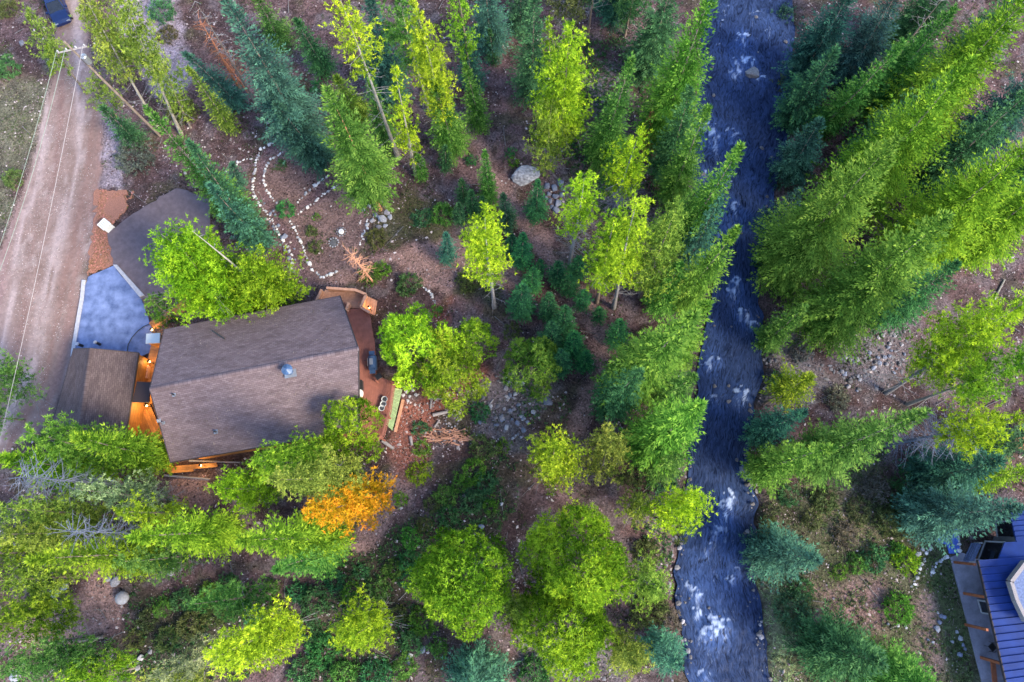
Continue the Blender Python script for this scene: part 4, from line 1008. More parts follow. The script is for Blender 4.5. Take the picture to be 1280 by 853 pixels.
def chair(x, y, z, rz, label, m='black'):
    c = thing('patio_chair', label, 'chair', P(x, y, z), rz)
    b = MB(); b.box((0, 0, .43), (.5, .5, .03))
    for k in range(5): b.bar((-.22+.11*k, -.24, .455), (-.22+.11*k, .24, .455), .05, .012)
    b.build('seat', M[m], c)
    b = MB(); pts = [(-.25, -.26, .43), (-.25, -.36, .92), (0, -.38, .97), (.25, -.36, .92), (.25, -.26, .43)]; b.tube(pts, .018, 5)
    for k in range(4): b.bar((-.15+.1*k, -.27, .45), (-.15+.1*k, -.37, .93), .03, .012)
    b.build('backrest', M[m], c)
    for sx in (-1, 1):
        for sy in (-1, 1): b = MB(); b.tube([(sx*.23, sy*.23, .43), (sx*.27, sy*.27, 0)], .018, 5); b.build('leg', M[m], c)
        b = MB(); b.tube([(sx*.27, .24, .43), (sx*.28, .22, .64), (sx*.28, -.3, .66)], .016, 5); b.build('armrest', M[m], c)
    return c
chair(474, 472, ZD, .6, 'black metal chair in front of the blue grill on the deck')
t0 = thing('round_table', 'small white round table at the house wall on the deck', 'table', P(451, 494, ZD)); b = MB(); b.lathe([(.36, .70), (.38, .72), (.37, .74)], n=16); b.build('tabletop', M['white'], t0)
b = MB(); b.lathe([(.22, 0), (.05, .06), (.04, .70)], n=10); b.build('pedestal', M['white'], t0)
cb_ = thing('storage_box', 'dark storage box against the house wall beside the white table', 'box', P(451, 483, ZD), .1); b = MB(); b.box((0, 0, .28), (.5, .8, .56)); b.build('body', M['fascia'], cb_); b = MB(); b.box((0, 0, .585), (.55, .86, .05)); b.build('lid', M['black'], cb_)
for i, (x, y) in enumerate(((481.5, 500), (480, 506), (478, 511))):
    t0 = thing('planter_pot', ['upper pale planter pot at the deck edge', 'middle pale planter pot at the deck edge', 'lower pale planter pot nearest the round green tree'][i], 'planter', P(x, y, ZD), 0, 'planter pots at the deck edge')
    b = MB(); b.lathe([(.16, 0), (.24, .32), (.27, .34), (.27, .38), (.22, .38), (.2, .3)], n=12); b.build('pot', M['white'], t0); b = MB(); b.lathe([(.2, .3), (.19, .33), (.1, .35)], n=10); b.build('soil', M['soot'], t0)
# slatted green ramp beside the deck
rm = thing('slatted_ramp', 'green-washed slatted wooden ramp beside the deck', 'ramp', P(494, 512, 0)); R0_ = P(494, 512, 0)
A_ = [(492.5, 485), (502, 487)]; E_ = [(483, 531), (490, 538)]
for k in range(26):
    t = (k+.5)/26; z = 1.25-.95*t
    a = P(A_[0][0]+(E_[0][0]-A_[0][0])*t, A_[0][1]+(E_[0][1]-A_[0][1])*t, z)-R0_; e = P(A_[1][0]+(E_[1][0]-A_[1][0])*t, A_[1][1]+(E_[1][1]-A_[1][1])*t, z)-R0_
    b = MB(); b.bar(a, e, .115, .04); b.build('slat', M['greenslat'], rm)
for j in (0, 1):
    a, e = P(*A_[j], 1.15)-R0_, P(*E_[j], .2)-R0_; b = MB(); b.bar(a-UP*.06, e-UP*.06, .07, .14); b.build('stringer', M['greenslat'], rm)
b = MB(); b.bar(P(504, 500, .15), P(494, 540, .15), .22, .3); tag(b.build('timber_edging', M['rail']), 'pale timber edging along the red path below the slatted ramp', 'edging')
# plank walk end and fallen planks
def log(x0, y0, x1, y1, lab, m='wood_grey', rad=.13, z=.12):
    a, e = P(x0, y0, z), P(x1, y1, z); a[2] = gh([a[0]], [a[1]])[0]+rad*.7; e[2] = gh([e[0]], [e[1]])[0]+rad*.7
    b = MB(); b.tube([a, a+(e-a)*.5+np.array([0, 0, .02]), e], [rad, rad*.93, rad*.8], 8); return tag(b.build('log', M[m]), lab, 'log')
log(478, 551, 492, 561, 'grey log poking out under the round green tree at the house corner', rad=.16)
log(541, 519, 560, 514.5, 'thickest grey log lying on the bare log area', rad=.16)
log(543, 534, 548, 527, 'short grey log left of the rough stone ring', rad=.1)
log(536, 498, 555, 498.5, 'long thin grey log at the top of the log area', rad=.1)
log(539, 500, 538, 511, 'thin grey log at right angles to the top one', rad=.1)
log(513, 546, 515, 557, 'grey log lying at the edge of the red path', rad=.14)
log(611, 507, 617, 499, 'short pale log among the rocks by the emerald shrub', rad=.08)
log(395, 672, 426, 672.5, 'brown fallen log sticking out below the orange pine', 'bark', .17)
log(70, 806, 130, 796, 'long dark fallen log below the bare patch on the lower slope', 'bark', .16)
log(1030, 289, 1046, 263, 'light brown broken trunk lying on the far bank beneath sunlit spruces', 'pale_bark', .2)
log(236, 576, 300, 578, 'long grey pole lying under the lower eave of the house', 'wood_grey', .09)
log(205, 594, 262, 599, 'grey plank-like log below the lower house corner', 'wood_grey', .1)
log(1188, 480, 1255, 350, 'long fallen trunk on the dark slope above the long yellow pine', 'pale_bark', .11)
wp = thing('wood_pile', 'scattered heap of orange split firewood by the rough stone ring', 'firewood', P(563, 546, 0)); W0 = P(563, 546, 0); _q = np.random.default_rng(5)
for i in range(70):
    a = _q.uniform(0, 6.28); s = _q.uniform()**.6; x, y = 562+27*s*cos(a), 546+10*s*sin(a); p = P(x, y, 0); z = gh([p[0]], [p[1]])[0]+.06+.22*(1-s)*_q.uniform()
    th = _q.normal(.05, .5); L = _q.uniform(.3, 1.1)*(1.6 if _q.uniform() < .15 else 1); d = np.array([cos(th), sin(th), _q.normal(0, .1)])*L/2
    b = MB(); w_ = _q.uniform(.05, .11); b.bar([p[0]-d[0]-W0[0], p[1]-d[1]-W0[1], z-d[2]], [p[0]+d[0]-W0[0], p[1]+d[1]-W0[1], z+d[2]], w_, w_*.8); b.build('firewood_stick', M['stick'], wp)

# ------------------------------------------------------------------ lit boardwalk between garage and house
ZB = .45
bw_ = thing('boardwalk', 'lamplit orange boardwalk between the garage and the log house', 'boardwalk', P(185, 480, 0)); B0 = P(185, 480, 0)
def boards(parent, pts, z, m, o0, along, w=.15, nm='board'):
    pl = np.array([P(x, y, z)-o0 for x, y in pts])[:, :2]; al_ = unit((P(*along[1], z)-P(*along[0], z))[None])[0][:2]; pr_ = np.array([-al_[1], al_[0]]); cs = pl@pr_
    for k in range(int((cs.max()-cs.min())/w)+1):
        c0 = cs.min()+(k+.5)*w; xs = []
        for i in range(len(pl)):
            a, e = pl[i], pl[(i+1) % len(pl)]; da, de = a@pr_-c0, e@pr_-c0
            if (da > 0) != (de > 0): t = da/(da-de); xs.append((a+(e-a)*t)@al_)
        xs.sort()
        for s0, s1 in zip(xs[::2], xs[1::2]):
            if s1-s0 > .1: a, e = al_*s0+pr_*c0, al_*s1+pr_*c0; b = MB(); b.bar([*a, z-.025], [*e, z-.025], w-.012, .05); b.build(nm, M[m], parent)
boards(bw_, [(190, 426), (202, 426), (196, 470), (190, 505), (172, 505), (180, 470)], ZB, 'log', B0, ((190, 450), (196, 450)), .2)
boards(bw_, [(166, 503), (186, 500), (208, 552), (190, 560), (168, 545)], ZB, 'log', B0, ((180, 505), (200, 552)), .2)
boards(bw_, [(186, 404), (193, 412), (208, 404), (243, 380), (234, 371), (200, 396)], ZB+.1, 'log', B0, ((195, 408), (238, 376)), .2)
boards(bw_, [(203, 568), (213, 566), (214, 582), (270, 577), (272, 584), (212, 592), (204, 588)], ZB, 'log', B0, ((210, 585), (270, 580)), .2)
gp = thing('gate_pillar', 'white-capped square pillar with a lamp beside the house corner', 'pillar', P(193, 424, 0)); q0 = P(191, 423, 2.4)-P(193, 424, 0)
b = MB(); b.box((q0[0], q0[1], 1.1), (1.05, .75, 2.3), heading((181, 416), (197, 415))); b.build('shaft', M['log'], gp)
b = MB(); b.box((q0[0], q0[1], 2.33), (1.2, .9, .12), heading((181, 416), (197, 415))); b.build('cap', M['white'], gp)
st = thing('step_crate', 'orange wooden crate step in the middle of the lamplit boardwalk', 'step', P(180, 466, ZB), heading((172, 462), (186, 462)))
for k in range(4): b = MB(); b.box((0, -.45+.3*k, .42), (1.15, .27, .06)); b.build('board', M['rail'], st)
for s in (-1, 1): b = MB(); b.box((s*.5, 0, .2), (.06, 1.1, .38)); b.build('side_panel', M['rail'], st)
def lantern(px, py, z, e, label, rad=.09):
    p = P(px, py, z); t = thing('wall_lantern', label, 'lantern', p)
    b = MB(); b.lathe([(rad*.7, -.16), (rad, -.13), (rad, .1)], n=8); b.build('lamp_glass', M['lampglow'], t)
    b = MB(); b.lathe([(rad*1.3, .1), (rad*1.2, .14), (.02, .22)], n=8); b.build('lamp_cap', M['black'], t)
    b = MB(); b.bar((0, 0, -.16), (0, 0, -.16-z+.3), .05, .05); b.build('lamp_post', M['black'], t)
    l_ = bpy.data.lights.new('lantern_light', 'POINT'); l_.energy = e*.30; l_.color = (1, .60, .20); l_.shadow_soft_size = .12
    lo = bpy.data.objects.new('lantern_light', l_); COL.objects.link(lo); lo.location = (0, 0, -.3); lo.parent = t
lantern(199, 420, 1.9, 90, 'lit lantern beside the white-capped pillar')
lantern(182, 507, 1.9, 150, 'lit lantern on the boardwalk at the lower garage corner')
lantern(204, 548, 1.7, 90, 'lit lantern at the lower end of the boardwalk')
lantern(189, 412, 1.2, 40, 'lit lantern at the corner of the blue driveway')
lantern(214, 573, 1.6, 80, 'lit lantern under the lower house corner')
lantern(186, 452, 1.5, 40, 'lit lantern by the orange crate step')
lantern(250, 582, 1.4, 60, 'lit lantern under the long lower eave of the house')
lantern(497, 478, 1.6, 25, 'lit lantern at the top of the green slatted ramp')
lantern(461, 384, 1.5, 30, 'lit lantern at the cedar stairs under the deck tree')

b = MB(); b.prism([P(x, y, 2.5)-Hc for x, y in ((171, 477), (188, 478), (186, 503), (165, 503))], .14)
b.build('breezeway_roof', M['shingle_dark'], H)
sbx = thing('utility_box', 'small white square utility box between the red mulch and parking pad', 'utility box', P(137, 285.5, 0), heading((131, 286), (138, 279)))
b = MB(); b.box((0, 0, .45), (.8, .8, .9)); b.build('body', M['white'], sbx); b = MB(); b.box((0, 0, .93), (.9, .9, .07)); b.build('lid', M['white'], sbx)
for k in range(4): b = MB(); b.box((-.3+.2*k, 0, .985), (.04, .6, .03)); b.build('vent_slot', M['curb'], sbx)
for i, (x, y) in enumerate(((104, 433), (126, 431))):
    t0 = thing('bollard', ['dark bollard at the driveway by the upper garage eave', 'second dark bollard by the upper garage eave toward the house'][i], 'bollard', P(x, y, 0)); b = MB(); b.lathe([(.13, 0), (.13, .8), (.1, .86)], n=10); b.build('post', M['black'], t0); b = MB(); b.lathe([(.17, .86), (.15, .93), (.05, .96)], n=10); b.build('cap', M['curb'], t0)
hs = MB(); hs.tube([P(x, y, .17) for x, y in ((188, 405), (180, 408), (172, 414), (165, 422), (160, 431), (159, 440))], .035, 5)
tag(hs.build('garden_hose', M['black']), 'dark hose curving over the blue driveway', 'hose')

# ------------------------------------------------------------------ utility pole and wires
up_ = thing('utility_pole', 'weathered utility pole with white insulators beside the dirt road', 'utility pole', P(200, 170, 0)); U0 = P(200, 170, 0)
hs_ = np.linspace(3, 24, 300); hp = float(hs_[int(np.argmin([np.hypot(*(P(80, 52, q)-U0)[:2]) for q in hs_]))]); off = P(80, 52, hp)-U0
b = MB(); b.tube([(0, 0, -.3), tuple(off*np.array([.5, .5, .5])), tuple(off)], [.13, .11, .08], 8); b.build('pole', M['bark'], up_)
def pole_at(t): return off*t
ca = pole_at(.93); b = MB(); b.bar(ca-np.array([1.1, .3, 0]), ca+np.array([1.1, .3, 0]), .07, .1); cr = b.build('crossarm', M['wood_grey'], up_)
for k in (-1, -.35, .35, 1): b = MB(); b.lathe([(.04, 0), (.07, .08), (.05, .12), (.07, .18), (.03, .24)], c=ca+np.array([1.0*k, .28*k, .06]), n=8); b.build('insulator', M['curb'], cr)
tr = pole_at(.86)+np.array([.45, -.1, 0]); b = MB(); b.lathe([(.05, -.52), (.24, -.48), (.26, .3), (.2, .36), (.06, .4)], c=tr, n=12); tf = b.build('transformer', M['metal'], up_)
b = MB(); b.bar(tr+np.array([-.45, .1, 0]), tr, .08, .1); b.build('bracket', M['metal'], tf)
def wire(a, e, sag, label, m='wire', rad=.028):
    pts = [a+(e-a)*t-UP*sag*4*t*(1-t) for t in np.linspace(0, 1, 14)]; b = MB(); b.tube(pts, rad, 4); return tag(b.build('overhead_wire', M[m]), label, 'wire')
top = U0+ca
wire(U0+ca+np.array([1.0, .28, .3]), P(-21, 640, 6.0), .3, 'pale overhead wire running along the middle of the dirt road', rad=.018)
wire(U0+ca+np.array([-1.0, -.28, .3]), P(-20, 365, 7.5), .3, 'grey-green overhead wire over the left verge of the road, outer of two', 'greenwire', .022)
wire(U0+ca+np.array([-.35, -.1, .3]), P(-14, 375, 7.5), .5, 'grey-green overhead wire over the left verge of the road, inner of two', 'greenwire', .022)

# ------------------------------------------------------------------ parked car
cx0 = P(76, 14, 0); cz = gh([cx0[0]], [cx0[1]])[0]; car = thing('parked_car', 'dark blue car on the dirt road half under the pines at the top', 'car', (cx0[0], cx0[1], cz), heading((62, -20), (84, 38)))
prof = [(-2.2, .45, .72, .80), (-2.15, .35, .95, .86), (-1.3, .30, 1.0, .92), (0, .30, 1.0, .93), (1.2, .30, .98, .92), (2.0, .33, .85, .86), (2.25, .42, .66, .74)]
b = MB(); rings = []
for x, z0, z1, hw in prof: rings.append([np.array(p) for p in ((x, -hw*.94, z0), (x, -hw, (z0+z1)/2), (x, -hw*.9, z1), (x, 0, z1+.04), (x, hw*.9, z1), (x, hw, (z0+z1)/2), (x, hw*.94, z0), (x, 0, z0-.03))])
for a, e in zip(rings[:-1], rings[1:]):
    for k in range(8): b.poly([a[k], e[k], e[(k+1) % 8], a[(k+1) % 8]])
b.poly(rings[0]); b.poly(rings[-1][::-1]); b.build('body', M['carpaint'], car, True)
cab = [(-1.75, 1.0, .80), (-1.25, 1.48, .66), (.15, 1.5, .66), (1.0, 1.0, .80)]
b = MB(); b.poly([(-1.25, -.66, 1.48), (.15, -.66, 1.5), (.15, .66, 1.5), (-1.25, .66, 1.48)]); b.bar((-1.2, 0, 1.46), (.1, 0, 1.475), 1.30, .04)
for s in (-1, 1):
    b.bar((-1.75, s*.8, 1.0), (-1.25, s*.66, 1.48), .08, .06); b.bar((1.0, s*.8, 1.0), (.15, s*.66, 1.5), .08, .06); b.bar((-.5, s*.81, 1.0), (-.5, s*.66, 1.49), .08, .05)
b.build('cabin_roof', M['carpaint'], car)
for nm, pts in (('windshield', [(1.0, -.78, 1.0), (1.0, .78, 1.0), (.16, .64, 1.48), (.16, -.64, 1.48)]), ('rear_window', [(-1.75, .78, 1.0), (-1.75, -.78, 1.0), (-1.26, -.64, 1.46), (-1.26, .64, 1.46)])):
    b = MB(); b.poly(pts); b.build(nm, M['glass'], car)
for s in (-1, 1):
    for x0, x1, u0, u1 in ((-1.68, -.54, -1.24, -.54), (-.46, .94, -.46, .12)):
        b = MB(); f = [(x0, s*.8, 1.0), (x1, s*.8, 1.0), (u1, s*.665, 1.46), (u0, s*.665, 1.46)]; b.poly(f if s < 0 else f[::-1]); b.build('side_window', M['glass'], car)
    b = MB(); b.box((2.12, s*.6, .68), (.22, .34, .14)); b.build('headlight', M['metal'], car)
    b = MB(); b.box((-2.17, s*.62, .8), (.1, .3, .14)); b.build('tail_light', M['redbeam'], car)
    b = MB(); b.box((.75, s*1.0, 1.02), (.16, .2, .12)); b.build('mirror', M['carpaint'], car)
    for x in (-1.35, 1.4):
        b = MB(); pr_ = [(.33, -.1), (.34, -.06), (.34, .06), (.33, .1)]
        rg = [[(x+r_*cos(2*pi*k/14), s*.82+y_, .34+r_*sin(2*pi*k/14)) for k in range(14)] for r_, y_ in pr_]
        for a, e in zip(rg[:-1], rg[1:]):
            for k in range(14): b.poly([a[k], a[(k+1) % 14], e[(k+1) % 14], e[k]])
        b.poly(rg[0]); b.poly(rg[-1][::-1]); w_ = b.build('wheel', M['tyre'], car)
        b = MB(); b.poly([(x+.2*cos(2*pi*k/10), s*.925, .34+.2*sin(2*pi*k/10)) for k in range(10)]); b.build('rim', M['metal'], w_)

# ------------------------------------------------------------------ blue-roofed house at the lower right
bh = thing('blue_roof_house', 'house with bright blue metal roof at the lower right corner', 'house', P(1300, 760, 0)); K0 = P(1300, 760, 0)
def k(x, y, z): return P(x, y, z)-K0
ZE, ZR = 3.0, 4.6
rf = MB(); a, e, c1_, d1_ = k(1223, 701, ZE-.16), k(1272, 915, ZE-.16), k(1420, 890, ZR-.16), k(1375, 690, ZR-.16)
rf.prism([a, e, c1_, d1_], .14); roof_ = rf.build('roof', M['fascia'], bh)
L_ = lambda t: k(1223+(1272-1223)*t, 701+(915-701)*t, ZE); Rr = lambda t: k(1375+(1420-1375)*t, 690+(890-690)*t, ZR)
nP = 23
for i in range(nP):
    t0_, t1_ = i/nP, (i+1)/nP-.004
    b = MB(); b.prism([L_(t0_), L_(t1_), Rr(t1_), Rr(t0_)], .10); pn = b.build('roof_panel', M['blueroof'], roof_)
    b = MB(); b.bar(L_(t0_)+UP*.03, Rr(t0_)+UP*.03, .07, .09); b.build('standing_seam', M['blueroof'], roof_)
b = MB(); b.bar(L_(-.002)-UP*.1, L_(1)-UP*.1, .08, .24); b.build('eave_fascia', M['fascia'], roof_)
# second wing, its eave set back
Lu = lambda t: k(1262+(1271-1262)*t, 640+(678-640)*t, ZE+.5); Ru = lambda t: k(1400, 625+(672-625)*t, ZR+.6)
for i in range(6):
    b = MB(); b.prism([Lu(i/6), Lu((i+1)/6-.01), Ru((i+1)/6-.01), Ru(i/6)], .12); b.build('roof_panel', M['blueroof'], roof_)
    b = MB(); b.bar(Lu(i/6)+UP*.03, Ru(i/6)+UP*.03, .07, .09); b.build('standing_seam', M['blueroof'], roof_)
# the triangular roof piece that joins both wings over the porch
b = MB(); b.prism([k(1256, 678, ZE+.25), k(1247, 702, ZE+.12), k(1380, 700, ZR+.3), k(1390, 672, ZR+.3)], .12); b.build('valley_roof', M['blueroof'], roof_)
b = MB(); b.prism([k(1264, 727, ZE+1.15), k(1282, 704, ZE+1.3), k(1330, 706, ZE+1.5), k(1330, 800, ZE+1.5), k(1281, 774, ZE+1.3), k(1270, 748, ZE+1.2)], .4); b.build('gravel_roof', M['paleroof'], roof_)
b = MB(); 
for p, q in (((1262, 727), (1281, 702)), ((1262, 727), (1269, 750)), ((1269, 750), (1282, 777))): b.bar(k(*p, ZE+1.1), k(*q, ZE+1.1), .28, .5)
b.build('parapet', M['wood_grey'], roof_)
b = MB(); b.bar(k(1240, 712, 1.3), k(1290, 925, 1.3), .3, 2.7); b.bar(k(1258, 672, 1.3), k(1244, 700, 1.3), .25, 2.7); b.bar(k(1264, 640, 1.3), k(1268, 668, 1.3), .25, 2.7); b.build('wall', M['patio'], bh)
for a_, e_, z0, z1 in (((1247.5, 679), (1238.5, 703), .25, 2.6), ((1259, 652), (1262, 675), .4, 2.8), ((1238, 752), (1243, 768), .3, 2.3)):
    A0, E0 = k(*a_, 1.5), k(*e_, 1.5); A0[2] = E0[2] = 0; nrm = unit(np.cross(UP, E0-A0)); nrm = nrm if nrm[0] < 0 else -nrm
    f = MB()
    for p, q in (((A0, z0), (E0, z0)), ((A0, z1), (E0, z1)), ((A0, z0), (A0, z1)), ((E0, z0), (E0, z1))): f.bar(p[0]+UP*p[1]+nrm*.2, q[0]+UP*q[1]+nrm*.2, .12, .12)
    fo = f.build('window', M['frame'], bh); g_ = MB(); g_.poly([A0+UP*z0+nrm*.19, E0+UP*z0+nrm*.19, E0+UP*z1+nrm*.19, A0+UP*z1+nrm*.19]); g_.poly([A0+UP*z1+nrm*.185, E0+UP*z1+nrm*.185, E0+UP*z0+nrm*.185, A0+UP*z0+nrm*.185]); g_.build('pane', M['glass'], fo)
for x, y in ((1193, 703), (1205, 742), (1207, 781), (1226, 822)):
    p = k(x, y, .1); b = MB(); b.bar([p[0], p[1], .1], [p[0], p[1], ZE-.25], .2, .2); b.build('porch_post', M['redbeam'], bh)
b = MB(); b.bar(k(1241, 826, 1.0), k(1248, 900, 1.0), .35, .12); b.build('porch_bench', M['redbeam'], bh)
ps = thing('porch_steps', 'blue-grey porch steps at the upper corner of the blue-roofed house', 'steps', P(1216, 690, 0))
for i in range(4): b = MB(); b.bar(P(1224-2.5*i, 680, .6-.14*i)-P(1216, 690, 0), P(1214-2.5*i, 702, .6-.14*i)-P(1216, 690, 0), .32, .12); b.build('step', M['paleroof'], ps)
for j, (x, y) in enumerate(((1227, 679), (1217, 703))): b = MB(); p = P(x, y, .9)-P(1216, 690, 0); b.bar([p[0], p[1], 0], [p[0], p[1], .95], .12, .12); b.build('newel_post', M['frame'], ps)
chair(1236, 808, .14, 2.2, 'black metal chair on the grey patio of the blue-roofed house')
sh_ = thing('shed', 'corner of a red-brown shed roof at the right edge among spruces', 'shed', P(1300, 556, 0)); SH = P(1300, 556, 0)
b = MB(); b.prism([P(1269, 548, 2.6)-SH, P(1330, 540, 2.6)-SH, P(1330, 575, 2.6)-SH, P(1270, 560, 2.6)-SH], .2); b.build('roof', M['redbeam'], sh_)
b = MB(); b.prism([P(1272, 550, 2.38)-SH, P(1328, 543, 2.38)-SH, P(1328, 572, 2.38)-SH, P(1273, 558, 2.38)-SH], 2.5); b.build('wall', M['fascia'], sh_)

# ------------------------------------------------------------------ trees: foot and tip as seen in the photograph
T = tree
# by the dirt road
T('P', (108, 118), (32, 12), 34, 'olive', 'sparse yellow-green pine leaning over the road just below the parked blue car', cf=.35, dead=8, dense=1.3)
T('P', (64, 96), (60, 62), 20, 'gold', 'small gold-tinged pine at the road edge between car and utility pole', cf=.15, h=3)
T('P', (196, 158), (96, -22), 44, 'olive', 'tall olive pine with bare pale trunk beside the blue car', cf=.42, bark='pale_bark', dead=8, dense=1.5)
T('P', (226, 168), (140, -36), 44, 'olive', 'taller olive pine with pale trunk over the grey gravel pull-out', cf=.40, bark='pale_bark', dead=8, dense=1.5)
T('P', (238, 160), (196, 70), 38, 'olive', 'short bushy olive pine next to the grey gravel patch', cf=.2)
T('P', (140, 138), (110, 96), 36, 'olive', 'low thin olive pine standing at the road edge near the utility pole', cf=.1, thin=.2)
T('S', (172, 178), (128, 135), 36, 'dgrn', 'short dark green spruce between the dirt road and the grey twiggy bush')
T('S', (303, 275), (183, 135), 52, 'grn', 'long mid-green spruce leaning from the garden toward the utility pole')
T('S', (322, 298), (236, 178), 50, 'dgrn', 'darker spruce close behind the long mid-green one by the parking pad')
T('S', (330, 306), (262, 232), 48, 'teal', 'blue-green spruce nearest the left edge of the curving stone path')
T('S', (300, 132), (232, 68), 40, 'teal', 'teal spruce beside the grey gravel patch with yellow-green neighbour')
T('S', (292, 165), (235, 85), 26, 'olive', 'narrow yellow-green spruce touching the teal spruce by the gravel patch')
T('D', (325, 138), (240, -5), 30, 'grn', 'bare grey dead pine standing beside the tall blue-green spruce', bark='bark', dead=40)
T('D', (300, 112), (246, 20), 26, 'grn', 'dead pine with red-brown twigs beside the gravel pull-out', bark='red_twig', dead=60)
T('D', (312, 118), (272, 64), 30, 'grn', 'shorter dead pine with rusty branches above the gravel patch', bark='red_twig', dead=60)
T('S', (392, 188), (280, -4), 88, 'teal', 'large blue-green spruce with a wide base above the garden path')
T('S', (405, 205), (345, 130), 56, 'teal', 'blue-green spruce whose foot stands at the top end of the garden')
T('S', (355, 60), (318, -8), 40, 'grn', 'yellow-tipped spruce behind the large blue-green spruce at the picture top', cf=.05)
T('S', (409, 92), (370, 25), 40, 'dgrn', 'isolated narrow dark spruce right of the large blue-green spruce')
T('S', (300, 240), (290, 205), 26, 'teal', 'small dark spruce beside the branching stone row of the garden path')
# above the garden
T('P', (498, 198), (414, -30), 42, 'yel', 'tall slender yellow tree with long white trunk above the big green spruce', cf=.58, bark='pale_bark', dead=24, thin=.1)
T('S', (486, 185), (462, 100), 40, 'grn', 'mid-green spruce around the lower half of the long white trunk')
T('S', (488, 128), (462, -8), 62, 'teal', 'wide dark teal spruce between the two white trunks')
T('S', (450, 150), (420, 96), 40, 'olive', 'olive-green spruce behind the big bright green spruce tip')
T('S', (475, 262), (408, 112), 82, 'bright', 'big bright green spruce with red-brown trunk among garden boulders', cf=.2, bark='red_bark')
T('P', (520, 220), (493, 84), 32, 'yel', 'thin crooked yellow-green pine with pale trunk over bare brown ground', cf=.22, bark='pale_bark')
T('P', (537, 140), (492, -30), 46, 'grn', 'green pine with straight white trunk running up past the bright yellow pine', cf=.4, bark='pale_bark')
T('P', (558, 184), (517, 2), 46, 'yel', 'tall bright yellow-green pine in the top middle with white trunk foot', cf=.28, bark='pale_bark', dense=1.3)
T('S', (568, 190), (543, 104), 54, 'grn', 'green spruce spread around the foot of the tall bright yellow-green pine', dense=.8)
T('P', (590, 112), (566, -35), 32, 'lime', 'lime-green pine between the tall bright pine and the top edge', cf=.3)
T('S', (614, 66), (604, -40), 54, 'teal', 'dark teal spruce cut by the top edge above the bare slope')
T('S', (594, 110), (577, 40), 34, 'dteal', 'dark little spruce below the lime-green pine')
T('S', (601, 162), (582, 82), 34, 'grn', 'narrow mid-green spruce on the edge of the bare slope')
T('Y', (617, 80), (612, 38), 17, 'dgrn', 'tiny dark spruce alone on the bare slope near the top edge')
T('Y', (558, 210), (556, 184), 22, 'dgrn', 'little round spruce below the foot of the tall bright pine')
T('Y', (528, 222), (522, 195), 22, 'grn', 'little green spruce at the foot of the crooked yellow pine')
T('Y', (612, 250), (606, 190), 27, 'grn', 'narrow green young spruce on the left of the upper wood-chip path')
for i, (b, t, w) in enumerate((((580, 252), (577, 226), 20), ((592, 268), (589, 240), 22), ((576, 276), (573, 256), 20), ((604, 272), (602, 248), 20))):
    T('Y', b, t, w, 'dgrn', ['uppermost of four small spruces clustered left of the narrow young spruce', 'second small spruce in the cluster of four, nearest the path', 'small spruce in the cluster nearest the low juniper patch', 'small spruce of the cluster nearest the yellow round-topped pine'][i], group='young spruces left of the upper path')
T('P', (618, 384), (606, 262), 48, 'yel', 'lone yellow pine with bare grey trunk in the middle of the clearing', cf=.42, bark='dead_wood', dense=1.2)
T('Y', (636, 285), (629, 244), 26, 'dgrn', 'dark young spruce directly right of the yellow pine tip')
T('Y', (560, 326), (557, 293), 24, 'teal', 'single blue-green young spruce standing on the chip path')
# upper middle up to the creek
T('S', (664, 125), (668, -15), 54, 'dgrn', 'dark spruce beside the bare slope, left of the big yellow pine')
T('P', (690, 130), (687, 26), 22, 'lime', 'thin lime pine tucked against the big yellow pine')
T('P', (697, 196), (712, 32), 66, 'yel', 'big yellow pine above the pale boulder', cf=.2, dense=1.3)
T('P', (683, 222), (690, 128), 56, 'olive', 'dull olive pine with thin crown right above the pale boulder', cf=.25, thin=.2, dead=20)
T('P', (704, 50), (716, -70), 44, 'dolive', 'brown-trunked pine at the top edge left of three similar ones', cf=.25, thin=.1)
T('P', (735, 40), (752, -85), 44, 'dgrn', 'second brown-trunked pine at the top edge over dark ground', cf=.4)
T('P', (781, 45), (808, -80), 50, 'dgrn', 'third brown-trunked pine at the top edge with green lower branches', cf=.15)
T('S', (806, 92), (842, -30), 66, 'dgrn', 'dark green spruce left of the tall creekside spruce at the top')
T('S', (748, 205), (790, 72), 56, 'grn', 'slim mid-green spruce pointing up right over the dark gap')
T('S', (822, 180), (892, -14), 84, 'bright', 'tall bright green spruce along the creek bank at the top edge')
T('S', (832, 220), (862, 110), 56, 'dgrn', 'shaded spruce below the tall creekside spruce')
T('S', (835, 255), (886, 133), 50, 'bright', 'slim yellow-green spruce whose tip touches the creek above the pointed one')
T('S', (846, 308), (927, 181), 62, 'bright', 'sharply pointed bright spruce whose tip hangs over the creek')
T('S', (858, 330), (900, 250), 40, 'teal', 'dark low spruce behind the sharply pointed creekside spruce')
T('S', (846, 382), (922, 285), 60, 'bright', 'bright spruce leaning over the creek where the water narrows')
T('Y', (806, 186), (815, 140), 19, 'rust', 'rust-brown dead little spruce between green neighbours near the creek', cf=.1)
T('P', (764, 268), (801, 163), 46, 'yel', 'yellow-grey pine with bare grey lower branches near the rust-brown spruce', cf=.3, bark='blue_dead', dead=50, thin=.1)
T('P', (757, 245), (780, 178), 34, 'grn', 'green pine pressed against the yellow-grey pine', cf=.1)
T('P', (712, 330), (731, 216), 48, 'yel', 'sparse yellow pine with grey lower half right of the blue-grey boulder pile', cf=.42, bark='dead_wood', dead=60, thin=.15)
T('P', (746, 378), (771, 262), 48, 'yel', 'left pine of the pale yellow trio near the creek', cf=.25, thin=.1)
T('P', (767, 385), (798, 246), 52, 'yel', 'middle pine of the pale yellow trio with exposed grey trunk foot', cf=.33, bark='dead_wood')
